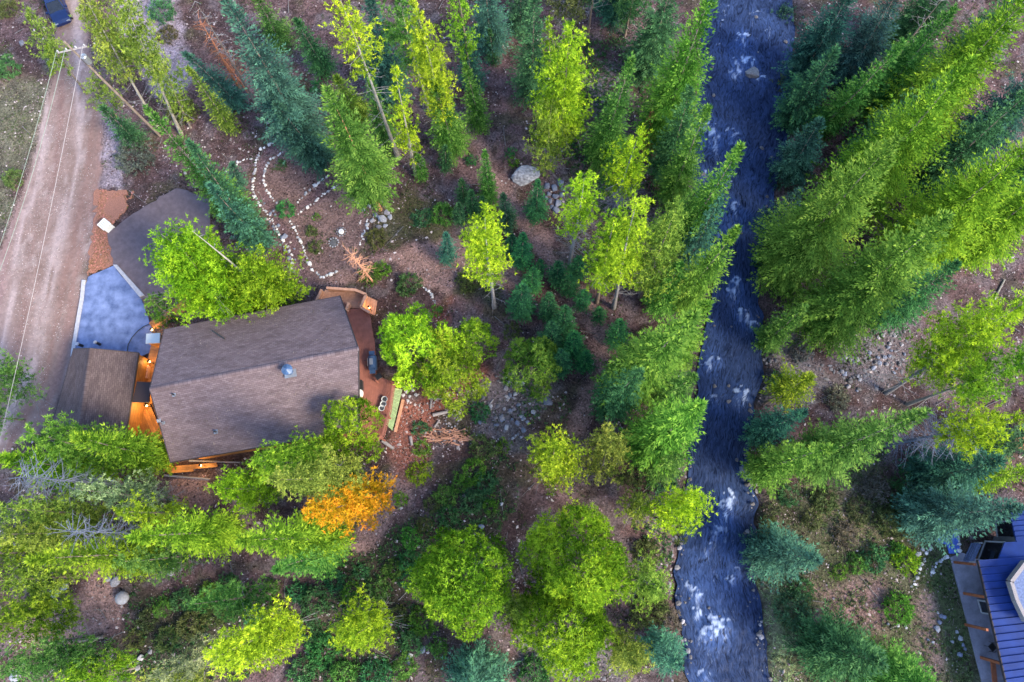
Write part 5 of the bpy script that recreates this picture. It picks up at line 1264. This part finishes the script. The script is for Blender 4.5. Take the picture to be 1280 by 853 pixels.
T('P', (800, 372), (848, 256), 58, 'olive', 'olive right pine of the pale yellow trio by the creek', cf=.2, dense=1.2)
T('S', (822, 385), (850, 330), 50, 'grn', 'small green spruce under the pale yellow trio toward the creek')
T('Y', (670, 274), (672, 226), 31, 'deep', 'emerald young spruce growing right against the pale boulder')
for b, t, w, lb_ in (((652, 330), (655, 280), 34, 'emerald spruce clump uppermost left of the lower chip path'), ((640, 318), (640, 286), 26, 'small emerald spruce left of the uppermost emerald clump'),
                     ((650, 390), (654, 345), 40, 'broad emerald spruce with paler tip left of the dark spruce thicket'), ((664, 360), (668, 328), 28, 'narrow emerald spruce right above the broad paler-tipped one'),
                     ((674, 340), (676, 322), 16, 'tiny emerald spruce right at the left edge of the chip path'),
                     ((696, 350), (699, 322), 30, 'emerald spruce right of the chip path at its upper bend'), ((720, 345), (726, 314), 30, 'emerald spruce below the sparse yellow pine'),
                     ((711, 364), (714, 340), 28, 'low emerald spruce in the middle of the group right of the path'), ((728, 382), (732, 358), 24, 'lowest emerald spruce right of the path before the pale trio'),
                     ((748, 400), (750, 382), 20, 'tiny emerald spruce between the path and the trio of pale pines'),
                     ((684, 395), (688, 358), 28, 'tallest dark emerald spruce at the top of the thicket left of the path'), ((704, 412), (708, 374), 32, 'dark emerald spruce in the thicket touching the path bend'),
                     ((688, 432), (690, 394), 36, 'wide dark emerald spruce at the left of the thicket'), ((716, 440), (720, 408), 34, 'dark emerald spruce at the thicket corner nearest the path junction'),
                     ((700, 462), (702, 432), 34, 'lower dark emerald spruce beside the round green tree'), ((730, 458), (733, 436), 26, 'lowest dark emerald spruce beside the chip path'),
                     ((771, 428), (776, 392), 33, 'single emerald spruce on the creek side of the chip path')):
    t = (b[0]+(t[0]-b[0])*.72, b[1]+(t[1]-b[1])*.72)
    T('Y', b, t, w, 'deep', lb_, group='emerald young spruces along the lower path')
T('A', (662, 470), (669, 440), 70, 'bright', 'round mid-green tree standing alone left of the chip path', h=7.5, cf=.05)
T('S', (778, 486), (868, 393), 88, 'bright', 'broad bright yellow-green spruce beside the middle of the creek')
T('S', (835, 452), (886, 378), 58, 'bright', 'bright spruce with branches overhanging the middle of the creek')
T('S', (760, 508), (800, 466), 62, 'dgrn', 'dark green spruce at the shaded left foot of the broad bright spruce')
T('S', (826, 500), (868, 470), 50, 'grn', 'mid-green spruce squeezed between the two broad bright ones by the creek')
T('S', (808, 560), (876, 506), 82, 'bright', 'broad yellow-tipped spruce leaning to the creek below the middle bend')
T('S', (815, 585), (850, 572), 50, 'grn', 'low green spruce under the yellow-tipped spruce at the bank')
T('P', (690, 582), (693, 560), 66, 'gold', 'round golden pine seen from above, left of its paler twin', h=9, cf=.15, dense=1.2)
T('P', (748, 592), (768, 545), 52, 'olive', 'pale olive pine right of the round golden pine', h=10, cf=.2, dense=1.2)
# far bank, top right
T('S', (1000, 98), (1065, -12), 76, 'dteal', 'very dark spruce on the far bank at the top edge')
T('S', (985, 156), (1046, 62), 62, 'dgrn', 'dark green spruce on the far bank opposite the boulder in the water')
T('S', (1052, 108), (1132, -25), 68, 'dteal', 'dark teal spruce behind the dead grey pole on the far bank')
T('D', (1110, 85), (1184, -8), 30, 'grn', 'dead grey pole-like trunk among dark spruces at the top right', dead=20)
T('S', (1020, 168), (1129, 53), 52, 'grn', 'slim spruce with a thin pale tip beside the dead grey pole')
T('S', (985, 222), (1026, 150), 56, 'teal', 'teal spruce at the far water edge below the opposite rapids')
T('S', (1085, 140), (1192, 12), 70, 'grn', 'mid-green spruce behind the long sunlit ridge of spruces')
T('S', (1120, 60), (1200, -40), 70, 'dgrn', 'dark green spruce right of the dead grey pole at the top edge')
T('S', (972, 342), (1122, 172), 118, 'bright', 'huge bright spruce nearest the creek on the far bank with coned tip')
T('S', (1052, 262), (1216, 72), 112, 'lime', 'huge yellow-ridged spruce in the middle of the sunlit row')
T('S', (1118, 178), (1306, -24), 112, 'lime', 'huge yellow-ridged spruce reaching the top right corner')
T('S', (1148, 240), (1296, 108), 70, 'dgrn', 'dark spruce in the gap between the two sunlit spruce rows')
T('S', (1022, 408), (1186, 268), 118, 'bright', 'huge green spruce of the lower row with wide dark skirt')
T('S', (1118, 330), (1300, 172), 118, 'lime', 'huge lime spruce of the lower row reaching the right edge')
T('S', (955, 430), (1006, 383), 40, 'grn', 'small spruce overhanging the far water edge under the lower sunlit row')
T('P', (1108, 492), (1288, 374), 70, 'yel', 'long yellow pine with grey bare inner branches above the grey talus', cf=.3, bark='dead_wood', dead=50, dense=1.3)
T('P', (1134, 506), (1300, 446), 62, 'lime', 'pine with long exposed trunk lying below the long yellow pine', cf=.42, bark='pale_bark', dense=1.2)
T('S', (956, 504), (1012, 472), 56, 'lime', 'small star-shaped lime spruce with visible grey trunk foot on the far bank', cf=.45, dense=.7)
T('S', (1003, 578), (1157, 515), 80, 'grn', 'pointed green spruce lying to the right below the star-shaped one')
T('S', (943, 545), (1006, 515), 48, 'teal', 'teal spruce on the far water edge opposite the yellow-tipped spruce')
T('S', (942, 592), (1040, 560), 58, 'bright', 'yellow-green spruce just above the bare bank on the far side')
T('P', (1106, 558), (1276, 520), 58, 'gold', 'pine with blue-grey dead lower branches and yellow-green outer crown', cf=.52, bark='blue_dead', dead=130)
T('S', (1140, 645), (1274, 636), 84, 'teal', 'large teal spruce whose tip touches the blue metal roof')
T('S', (1152, 600), (1250, 575), 80, 'dteal', 'dark teal spruce above the large one by the blue roof')
T('S', (1205, 602), (1292, 588), 44, 'lime', 'yellow-green spruce at the right edge above the blue roof')
T('S', (1225, 560), (1300, 545), 50, 'dgrn', 'dark spruce at the right edge below the yellow-green outer crown')
T('S', (952, 690), (1022, 700), 76, 'teal', 'blue-green spruce alone on the far grassy bank')
T('S', (1022, 805), (1100, 828), 92, 'dgrn', 'wide green spruce at the bottom of the far bank')
T('S', (1085, 835), (1172, 862), 84, 'grn', 'green spruce at the bottom edge close to the rocky garden')
# bottom middle
T('A', (705, 692), (735, 712), 124, 'fresh', 'largest round bright green tree at the bottom middle', h=13, cf=.1)
T('A', (695, 775), (718, 800), 108, 'fresh', 'round yellow-green tree directly below the largest one', h=10.5, cf=.1)
T('P', (648, 755), (650, 768), 50, 'olive', 'small olive tree at the left of the two biggest round trees', h=7, cf=.1, dense=1.2)
T('P', (822, 650), (872, 626), 60, 'yel', 'vivid yellow pine crown hanging over the creek', h=11, cf=.35, bark='blue_dead', dead=30, dense=1.4)
T('P', (788, 640), (806, 631), 44, 'olive', 'small olive pine left of the vivid yellow one by the creek', h=6.5, cf=.15)
T('P', (786, 720), (822, 732), 54, 'olive', 'olive pine right of the largest round tree on the creek bank', h=9.5, cf=.25, bark='blue_dead', dead=25, dense=1.2)
T('P', (772, 802), (797, 828), 56, 'olive', 'dull olive pine at the bottom edge near the creek', h=10, cf=.15, dense=1.2)
T('S', (822, 803), (848, 830), 56, 'teal', 'teal spruce at the bottom edge on the creek bank', h=10)
T('S', (600, 840), (592, 866), 84, 'teal', 'dark teal spruce cut by the bottom edge right of the yellow pine', h=11)
T('A', (590, 712), (568, 740), 114, 'fresh', 'round bright green tree with yellow lower lobe left of the largest one', h=12.5, cf=.1)
# lower left, in front of the house
T('P', (478, 768), (436, 800), 64, 'gold', 'golden pine at the bottom between dark thicket and left slope', cf=.15, dense=1.3, h=10)
T('P', (494, 612), (384, 642), 54, 'orange', 'pine with orange lamplight painted into its foliage below the main house', cf=.12, dense=1.6, h=13)  # warm lamplight put into the needle colour
T('P', (452, 596), (345, 600), 56, 'olive', 'dark olive pine between the orange pine and the house roof', cf=.15, dense=1.3, cap=19)
T('P', (418, 582), (318, 576), 56, 'lime', 'lime-green pine against the lower eave of the main house', cf=.15, dense=1.3, cap=19)
T('P', (335, 612), (277, 610), 58, 'yel', 'yellow-green pine beside the dirt patch at the lower house corner', cf=.1, dense=1.2)
T('S', (424, 674), (300, 676), 72, 'lime', 'lime spruce with visible brown trunk foot below the orange pine', cf=.12, cap=20)
T('S', (420, 690), (345, 712), 52, 'grn', 'grey-green shaded spruce under the brown-footed lime one', cf=.12, cap=15)
T('S', (300, 666), (164, 672), 68, 'lime', 'bright lime spruce on the lower-left slope nearest the brown-footed spruce', cf=.12, cap=21)
T('S', (208, 692), (38, 700), 66, 'lime', 'long yellow-green spruce below the bright lime spruce on the lower-left slope', cf=.12, cap=24)
T('P', (152, 660), (0, 668), 62, 'olive', 'olive pine at the left edge between two grey dead patches', cf=.2, dense=1.2, cap=24)
T('P', (232, 630), (92, 612), 46, 'pale', 'grey-green thin pine below the lower house corner', cf=.2, thin=.15, dead=30, cap=21)
T('P', (250, 645), (140, 640), 36, 'yel', 'narrow yellow pine under the grey-green thin one', cf=.2, cap=19)
T('S', (212, 575), (92, 545), 64, 'lime', 'lime spruce overlapping the lower end of the garage roof', cf=.12, cap=19)
T('S', (140, 592), (0, 572), 72, 'lime', 'wide lime spruce at the left edge below the dirt road', cf=.12, cap=24)
T('P', (168, 578), (36, 540), 62, 'bright', 'green pine between the garage roof and the dirt road', cf=.2, dense=1.2, cap=21)
T('D', (160, 606), (20, 596), 56, 'grn', 'blue-grey dead pine at the left edge below the garage', bark='blue_dead', dead=130, cap=21)
T('D', (215, 668), (82, 664), 46, 'grn', 'blue-grey dead pine with horizontal pale trunk on the lower-left slope', bark='blue_dead', dead=120, cap=20)
T('P', (96, 720), (-30, 728), 56, 'olive', 'olive pine cut by the left edge above the grey boulders', cf=.1, dense=1.2, cap=24)
T('P', (100, 765), (-16, 782), 62, 'lime', 'lime pine at the left edge above the bottom-left corner', cf=.1, dense=1.2, cap=22)
T('P', (140, 812), (-10, 842), 62, 'grn', 'dark green pine in the bottom-left corner', cf=.1, dense=1.2, cap=24)
T('P', (168, 835), (60, 862), 52, 'lime', 'bright pine on the bottom edge near the bottom-left corner', cf=.1, dense=1.2, cap=21)
T('P', (375, 775), (262, 826), 70, 'yel', 'yellow pine near the bottom edge left of the dark thicket', cf=.18, dense=1.2, cap=20)
T('P', (305, 795), (192, 850), 44, 'pale', 'pale grey-green pine with thin leaning trunk at the bottom edge', cf=.3, thin=.2, bark='pale_bark', dead=30, cap=21)
T('P', (55, 500), (-12, 462), 70, 'grn', 'green pine with bare grey trunk across the dirt road at the left edge', cf=.42, bark='dead_wood', dead=20)
T('P', (30, 525), (-60, 520), 50, 'grn', 'green pine barely entering the frame at the left edge by the road', cf=.3, dead=10)
T('P', (150, 645), (-8, 634), 54, 'olive', 'olive pine at the left edge just below the blue-grey dead pine', cf=.15, dense=1.2, cap=22)
T('P', (338, 742), (236, 756), 46, 'grn', 'low green pine right of the white dome above the dark slope', cf=.1, cap=14)
T('P', (270, 852), (130, 890), 56, 'olive', 'olive pine on the bottom edge left of the thin leaning pale trunk', cf=.15, cap=22)
T('P', (80, 690), (-30, 694), 50, 'lime', 'lime pine cut by the left edge between the olive pines', cf=.15, cap=22)
T('P', (262, 690), (150, 702), 44, 'grn', 'shaded green pine under the bright lime spruce on the lower slope', cf=.15, cap=16)
T('S', (1062, 212), (1186, 96), 74, 'dgrn', 'shaded spruce behind the sunlit row on the far bank')
T('S', (1200, 318), (1340, 214), 90, 'lime', 'lime spruce cut by the right edge at the end of the lower row')
T('S', (1096, 398), (1196, 330), 66, 'dgrn', 'shaded spruce at the foot of the lower sunlit row above the talus')
T('S', (764, 20), (792, -70), 64, 'dteal', 'dark teal spruce at the top edge over the brown trunks')
T('S', (958, 290), (1000, 238), 40, 'dteal', 'dark low spruce at the far water edge above the huge one')
T('S', (650, 40), (652, -30), 44, 'dgrn', 'dark spruce cut by the top edge behind the one beside the bare slope')
T('S', (1196, 196), (1346, 60), 84, 'dteal', 'dark teal spruce behind the sunlit rows at the right edge')
T('S', (1222, 262), (1352, 172), 76, 'dgrn', 'dark green spruce at the right edge over the lower sunlit row')
T('S', (1180, 100), (1300, -30), 70, 'dgrn', 'dark spruce right at the top right corner behind the yellow ridge')
# around the house
T('P', (285, 388), (215, 296), 108, 'fresh', 'widest bright green pine standing between the parking pad and house roof', cf=.1, dense=1.3, h=14)
T('P', (345, 378), (312, 336), 82, 'fresh', 'bright green pine against the upper eave of the main house', cf=.1, dense=1.3, h=10)
T('P', (214, 398), (187, 372), 34, 'lush', 'small green pine at the corner of the blue driveway', cf=.05, h=5)
T('D', (300, 368), (196, 289), 12, 'grn', 'thin white dead stem crossing the widest bright green pine', bark='pale_bark', dead=10)
T('D', (340, 372), (234, 284), 12, 'grn', 'second thin white dead stem beside the first over the bright pines', bark='pale_bark', dead=10)
T('A', (551, 474), (501, 402), 85, 'yel', 'large yellow-green tree overhanging the red-brown deck', h=11, cf=.1)
T('A', (576, 492), (548, 438), 78, 'lime', 'yellow-green tree right of the one overhanging the deck', h=8.5, cf=.05)
T('A', (598, 440), (590, 414), 50, 'lime', 'small rounded yellow-green tree nearest the clearing beside the deck trees', h=6.5, cf=.1)
T('A', (454, 545), (425, 524), 72, 'fresh', 'round green tree covering the lower corner of the house roof', h=9, cf=.1)
T('D', (466, 352), (437, 316), 30, 'grn', 'small bare peach-coloured dead tree at the garden edge', bark='peach_twig', dead=70)

# ------------------------------------------------------------------ shrubs
for a in ((12, 14, 15, 'dolive', 'dark shrub in the top-left corner'), (12, 88, 17, 'dgrn', 'dark green shrub at the left edge opposite the utility pole'),
          (172, 198, 27, 'twig', 'grey-brown twiggy bush beside the gravel verge of the dirt road'), (230, 140, 22, 'dolive', 'dull olive bush between the teal spruce and the utility pole'), (205, 18, 18, 'dgrn', 'dark green shrub beside the gravel pull-out at the top'), (210, 45, 14, 'dolive', 'olive shrub on the bare gravel pull-out'), (18, 225, 14, 'dolive', 'dark low shrub at the left edge beside the dirt road'),
          (352, 207, 8, 'dgrn', 'little round shrub inside the loop of the garden path'), (358, 263, 13, 'deep', 'green shrub where the garden stone rows meet'), (391, 290, 9, 'dolive', 'flat weed patch in the garden above the fire ring'), (396, 272, 6, 'lush', 'tiny green weed in the garden near the crossing path'),
          (395, 310, 11, 'dolive', 'low weed patch left of the stone fire ring'), (396, 110, 9, 'deep', 'small green shrub below the isolated narrow spruce'),
          (528, 275, 15, 'dgrn', 'left half of the low juniper patch above the chip path'), (553, 270, 17, 'grn', 'right half of the low juniper patch above the chip path'), (470, 300, 14, 'dolive', 'low dull weeds right of the garden stones'),
          (590, 202, 9, 'deep', 'small bright shrub at the top of the chip path'), (638, 192, 8, 'deep', 'small shrub just above the pale boulder'), (642, 204, 8, 'lush', 'green shrub touching the top of the pale boulder'),
          (586, 352, 17, 'dolive', 'dull shrub left of the lone yellow pine foot'), (598, 322, 10, 'dgrn', 'dark shrub at the left of the lone yellow pine'), (640, 415, 12, 'dolive', 'dull shrub left of the dark emerald thicket'),
          (464, 346, 16, 'lush', 'light green shrub at the top of the deck stairs'), (478, 338, 12, 'lush', 'smaller light green shrub beside the one by the deck stairs'), (512, 356, 17, 'dgrn', 'dark round shrub above the tree overhanging the deck'), (546, 388, 8, 'lush', 'small green shrub by the short arc of stones'),
          (600, 517, 15, 'deep', 'round emerald shrub right of the log pile'), (582, 540, 8, 'dolive', 'small olive shrub beside the orange split wood'), (526, 537, 12, 'dgrn', 'green shrub left of the log pile'), (528, 562, 13, 'olive', 'olive shrub below the log pile'), (629, 559, 11, 'lush', 'small bright round shrub below the emerald one'), (604, 560, 18, 'dolive', 'dull sprawling shrub left of the small bright round one'),
          (524, 592, 16, 'lime', 'yellow-green shrub right of the orange pine'), (502, 625, 10, 'lime', 'small lime shrub beside the orange pine tip'),
          (1123, 761, 21, 'lush', 'lush round green shrub near the rocky garden'), (1130, 700, 18, 'lime', 'yellow-green shrub below the large teal spruce'), (1048, 715, 11, 'lush', 'small bright green shrub on the far grassy bank'), (990, 762, 24, 'dgrn', 'dark green shrub below the lone blue-green spruce'), (1000, 735, 16, 'dgrn', 'dark shrub tucked under the lone blue-green spruce'),
          (1112, 652, 24, 'dolive', 'grey-green shrub left of the large teal spruce'), (1092, 700, 18, 'dgrn', 'green shrub in the middle of the far grassy bank'), (1072, 640, 18, 'dolive', 'dull bush on the far bank above the grass'),
          (812, 762, 26, 'dolive', 'dark olive bush right of the yellow-green round tree'), (835, 775, 18, 'twig', 'brown twiggy bush on the bank beside the dark olive one'), (808, 690, 20, 'dolive', 'dull bush below the small olive pine'), (846, 670, 12, 'dolive', 'low bush on the bank under the vivid yellow pine'), (668, 842, 24, 'dgrn', 'dark green shrub at the bottom edge below the olive tree'), (790, 600, 14, 'dolive', 'low olive bush below the pale olive pine'),
          (830, 600, 20, 'dgrn', 'dark bush at the bank above the vivid yellow pine'), (950, 330, 16, 'dteal', 'dark shrub at the far water edge where the creek narrows'), (962, 230, 14, 'dteal', 'dark shrub at the far water edge below the teal spruce'), (978, 20, 20, 'dteal', 'dark shrub at the far water edge at the top'), (975, 110, 18, 'dolive', 'olive shrub at the far water edge by the rapids')):
    shrub(*a)
for a in ((1030, 625, 20, 'dolive', 'olive brush on the bare slope below the yellow-green far-bank spruce'), (1055, 670, 18, 'twig', 'grey-brown brush in the middle of the far grassy bank'), (1090, 610, 20, 'twig', 'grey twiggy brush above the far grassy bank'), (1130, 605, 18, 'dgrn', 'green brush beside the dark teal spruce'),
          (1070, 705, 14, 'grn', 'green brush left of the yellow-green shrub on the far bank'), (1015, 650, 14, 'dolive', 'small olive brush at the upper end of the far grassy bank'), (1120, 690, 14, 'grn', 'green brush touching the yellow-green shrub'), (985, 620, 14, 'dgrn', 'dark brush at the far water edge above the blue-green spruce'), (962, 655, 11, 'dolive', 'small brush at the far water edge beside the blue-green spruce'),
          (1000, 440, 16, 'twig', 'grey twiggy brush above the star-shaped spruce'), (1045, 500, 18, 'twig', 'grey brush between the star-shaped spruce and the talus'), (1150, 560, 16, 'twig', 'grey brush under the blue-grey dead branches'), (975, 480, 15, 'dgrn', 'dark brush at the far water edge by the star-shaped spruce')):
    shrub(*a)
_th = 'green thicket shrubs right of the orange pine'
for i, (x, y, q, c) in enumerate(((590, 590, 18, 'lush'), (606, 606, 16, 'dgrn'), (574, 606, 13, 'grn'), (556, 620, 15, 'grn'), (592, 628, 16, 'dgrn'), (612, 632, 12, 'lush'), (540, 632, 12, 'dolive'), (560, 645, 14, 'dgrn'), (530, 655, 12, 'dolive'), (515, 672, 14, 'grn'), (512, 700, 16, 'deep'), (492, 712, 14, 'grn'), (508, 724, 12, 'deep'), (474, 735, 16, 'grn'))):
    shrub(x, y, q, c, 'green shrub in the thicket right of the orange pine', _th)
for i, (x, y, q, c) in enumerate(((395, 750, 20, 'dgrn'), (372, 740, 16, 'deep'), (420, 725, 15, 'dgrn'), (440, 740, 13, 'lush'), (385, 785, 20, 'dgrn'), (405, 812, 22, 'deep'), (380, 838, 20, 'dgrn'), (430, 842, 20, 'grn'), (470, 842, 22, 'deep'), (505, 835, 18, 'grn'), (516, 800, 18, 'dgrn'), (528, 775, 20, 'lush'), (500, 765, 12, 'dolive'), (548, 810, 14, 'grn'), (350, 760, 14, 'dolive'), (398, 700, 14, 'dolive'), (452, 715, 12, 'dgrn'))):
    shrub(x, y, q, c, 'green shrub in the thicket around the golden pine at the bottom', 'thicket shrubs around the golden pine')
for i, (x, y, q, c) in enumerate(((185, 775, 16, 'dolive'), (205, 758, 14, 'grn'), (230, 748, 16, 'dgrn'), (262, 742, 16, 'lush'), (285, 730, 14, 'dgrn'), (240, 780, 20, 'dolive'), (270, 770, 16, 'dolive'), (300, 755, 18, 'grn'), (210, 798, 16, 'dolive'), (320, 770, 14, 'deep'), (170, 800, 14, 'dolive'), (340, 735, 13, 'grn'))):
    shrub(x, y, q, c, 'low green shrub right of the white dome on the lower slope', 'low shrubs right of the white dome')

# ------------------------------------------------------------------ loose ground cover that nobody could count
def scatter(n, seed, region=None, dens=None, box=(-55, 57, -16, 55), road=False):
    r = np.random.default_rng(seed); x = r.uniform(box[0], box[1], n); y = r.uniform(box[2], box[3], n)
    ok = (creek_sd(x, y) > .5) & ((poly_sd(x, y, ROAD) > .1) if not road else (poly_sd(x, y, ROAD) < .4))
    for p in (DRIVE, PAD): ok &= poly_sd(x, y, PP(p)) > .1
    for p in KEEP_OUT: ok &= poly_sd(x, y, p) > 0
    if region: 
        m = np.zeros(n, bool)
        for p in region: m |= poly_sd(x, y, p)+(fbm(x*.8, y*.8, 5)-.5)*2 < 0
        ok &= m
    if dens is not None: ok &= r.uniform(size=n) < dens(x, y)
    x, y = x[ok], y[ok]; return r, x, y, gh(x, y)
KEEP_OUT = [PP([(66, 430), (176, 430), (205, 405), (455, 360), (470, 400), (500, 490), (470, 545), (215, 585), (60, 535)]), PP([(1186, 690), (1300, 640), (1320, 920), (1230, 920)])]
OCT = np.array([(1, 0, 0), (-1, 0, 0), (0, 1, 0), (0, -1, 0), (0, 0, 1), (0, 0, -1)], float)
OF = np.array([(0, 2, 4), (2, 1, 4), (1, 3, 4), (3, 0, 4)])
def pebbles(name, r, x, y, z, s0, s1, m, pw=2.5):
    n = len(x); s = s0+(s1-s0)*r.uniform(size=n)**pw; a = r.uniform(0, 6.28, n)
    sc = np.stack([s*r.uniform(.7, 1.5, n), s*r.uniform(.6, 1.1, n), s*r.uniform(.5, .9, n)], 1)
    v = OCT[None]*sc[:, None, :]*r.uniform(.75, 1.2, (n, 6, 1)); c, q = np.cos(a)[:, None], np.sin(a)[:, None]
    V = np.stack([v[..., 0]*c-v[..., 1]*q+x[:, None], v[..., 0]*q+v[..., 1]*c+y[:, None], v[..., 2]+(z+s*.12)[:, None]], -1)
    Fq = (np.arange(n)[:, None, None]*6+OF[None]).reshape(-1, 3)
    o = link(name, raw_mesh(name, V.reshape(-1, 3), Fq, np.full(len(Fq), 3)), m); o['kind'] = 'stuff'; return o
r, x, y, z = scatter(26000, 1, dens=lambda x, y: .15+.85*sstep(.48, .62, fbm(x*.45, y*.45, 71)))
pebbles('litter_stones', r, x, y, z, .025, .15, M['litter'])
r, x, y, z = scatter(45000, 2, STONY); pebbles('rubble', r, x, y, z, .05, .24, M['rubble'], 2.2)
r, x, y, z = scatter(30000, 12, [PP([(835, 560), (862, 560), (850, 720), (860, 853), (840, 853), (830, 700)]), PP([(935, 560), (955, 560), (950, 680), (936, 680)]), PP([(945, 400), (965, 400), (955, 530), (938, 540)])]); pebbles('bank_pebbles', r, x, y, z, .05, .25, M['rock'], 2)
r, x, y, z = scatter(40000, 13, [PP([(510, 490), (600, 490), (600, 560), (540, 575), (515, 560)]), PP([(455, 235), (500, 250), (495, 290), (462, 285)])]); pebbles('wood_chips', r, x, y, z, .04, .16, M['litter'], 2)
r, x, y, z = scatter(34000, 3, dens=lambda x, y: .25+.75*sstep(.42, .6, fbm(x*.35+9, y*.35, 72)))
n_ = len(x); a = r.uniform(0, 6.28, n_); L = .10+.75*r.uniform(size=n_)**5; d = np.stack([np.cos(a), np.sin(a), r.normal(0, .08, n_)], 1)*L[:, None]
p0 = np.stack([x, y, z+.035], 1); V, Fq = sticks(p0-d/2, p0+d/2, .012+.014*L, .008+.008*L)
o = link('twigs', stickmesh('twigs', V, Fq), M['twig']); o['kind'] = 'stuff'
r, x, y, z = scatter(1500, 4, dens=lambda x, y: .3+0*x)
n_ = len(x); a = r.uniform(0, 6.28, n_); L = r.uniform(.5, 2.6, n_); d = np.stack([np.cos(a), np.sin(a), r.normal(0, .05, n_)], 1)*L[:, None]
p0 = np.stack([x, y, z+.06], 1); V, Fq = sticks(p0-d/2, p0+d/2, .04, .018)
o = link('fallen_sticks', stickmesh('fallen_sticks', V, Fq), M['dead_wood']); o['kind'] = 'stuff'
def cover(name, n, seed, regions, col, ln, wd, dens=None, nb=6, flat=.8):
    r, x, y, z = scatter(n, seed, regions, dens)
    ok = np.ones(len(x), bool)
    for p in PATHS+[GPATH]: ok &= poly_sd(x, y, p) > .1
    x, y, z = x[ok], y[ok], z[ok]
    c = np.stack([x, y, z], 1); d = np.tile(UP, (len(x), 1))
    V, Tn = tufts(r, c, d, nb, ln, wd, np.clip(.5+.9*(fbm(x*.5, y*.5, seed+3)-.5)+r.normal(0, .15, len(x)), 0, 1), flat)
    o = link(name, leafmesh(name, V, Tn), M['leaf']); o.color = (*col, 1); o['kind'] = 'stuff'; return o
cover('undergrowth', 140000, 21, [p for p, c in GRASSY[-2:]]+[PP([(640, 470), (700, 480), (735, 520), (700, 545), (650, 520)]), PP([(790, 595), (850, 590), (845, 710), (800, 700)]), PP([(660, 60), (820, 40), (860, 200), (760, 330), (690, 160)])], (.070, .150, .052), .26, .09, lambda x, y: sstep(.30, .52, fbm(x*.5, y*.5, 81)))
cover('forest_plants', 120000, 22, None, (.07, .10, .035), .16, .06, lambda x, y: sstep(.53, .70, fbm(x*.33, y*.33, 83))*.6)
cover('grass', 90000, 23, [GRASSY[5][0]], (.34, .42, .19), .28, .06, None, 7)
cover('rough_grass', 150000, 24, [GRASSY[4][0], GRASSY[6][0]], (.135, .185, .075), .26, .065, lambda x, y: .25+.7*sstep(.42, .58, fbm(x*.4, y*.4, 85)))
cover('verge_grass', 26000, 25, [GRASSY[0][0], GRASSY[1][0], GRASSY[2][0]], (.135, .15, .07), .18, .05, lambda x, y: .3+.6*sstep(.42, .58, fbm(x*.5, y*.5, 86)))
cover('bank_plants', 40000, 26, [PP([(935, 560), (975, 560), (985, 620), (960, 720), (936, 720)]), PP([(962, 0), (1010, 0), (1000, 120), (1010, 300), (945, 350), (965, 250)]), PP([(1040, 560), (1120, 570), (1130, 640), (1060, 620)])], (.07, .10, .04), .24, .07, None)
cover('ground_ivy', 26000, 27, [PP([(1150, 705), (1195, 705), (1210, 760), (1230, 853), (1170, 853), (1160, 780)])], (.085, .15, .05), .16, .09, lambda x, y: sstep(.42, .55, fbm(x*.9, y*.9, 88)), 5, 1.0)

def flakes(name, n, seed, regions, col, s0, s1, dens=None, lift=.03, **kw):
    """flat scraps of bark, needles and chips lying on the ground"""
    r, x, y, z = scatter(n, seed, regions, dens, **kw); n = len(x); a = r.uniform(0, 6.28, n); s = s0+(s1-s0)*r.uniform(size=n)**2
    V = np.zeros((n, 3, 3))
    for k in range(3):
        b_ = a+2.094*k+r.normal(0, .5, n); q = s*r.uniform(.45, 1.2, n)
        V[:, k] = np.stack([x+np.cos(b_)*q, y+np.sin(b_)*q, z+lift+.03*r.uniform(size=n)], 1)
    me = raw_mesh(name, V.reshape(-1, 3), np.arange(3*n), np.full(n, 3), tint=np.repeat(np.clip(r.normal(.5, .28, n), 0, 1), 3))
    o = link(name, me, M['leaf']); o.color = (*col, 1); o['kind'] = 'stuff'; return o
flakes('pale_litter', 60000, 31, None, (.27, .20, .215), .04, .13, lambda x, y: .25+.75*sstep(.40, .62, fbm(x*.3, y*.3, 91)))
flakes('dark_litter', 40000, 32, None, (.055, .035, .035), .05, .17, lambda x, y: .3+.7*sstep(.42, .6, fbm(x*.4+7, y*.4, 92)))
flakes('path_chips', 150000, 33, PATHS[:3]+RED, (.40, .27, .245), .04, .11)

_mb = np.array([q[:2] for q in MULCH]); _bx = (_mb[:, 0].min()-.5, _mb[:, 0].max()+.5, _mb[:, 1].min()-.5, _mb[:, 1].max()+.5)
flakes('mulch_chips', 9000, 34, [_mb], (.36, .165, .115), .05, .14, lift=.085, box=_bx)
_mb = np.array([q[:2] for q in ROAD]); _bx = (max(-56, _mb[:, 0].min()), _mb[:, 0].max()+.5, 0, 56)
flakes('road_gravel', 26000, 35, None, (.34, .285, .275), .03, .09, lambda x, y: .2+.8*sstep(.4, .62, fbm(x*.8, y*.3, 95)), lift=.02, box=_bx, road=True)
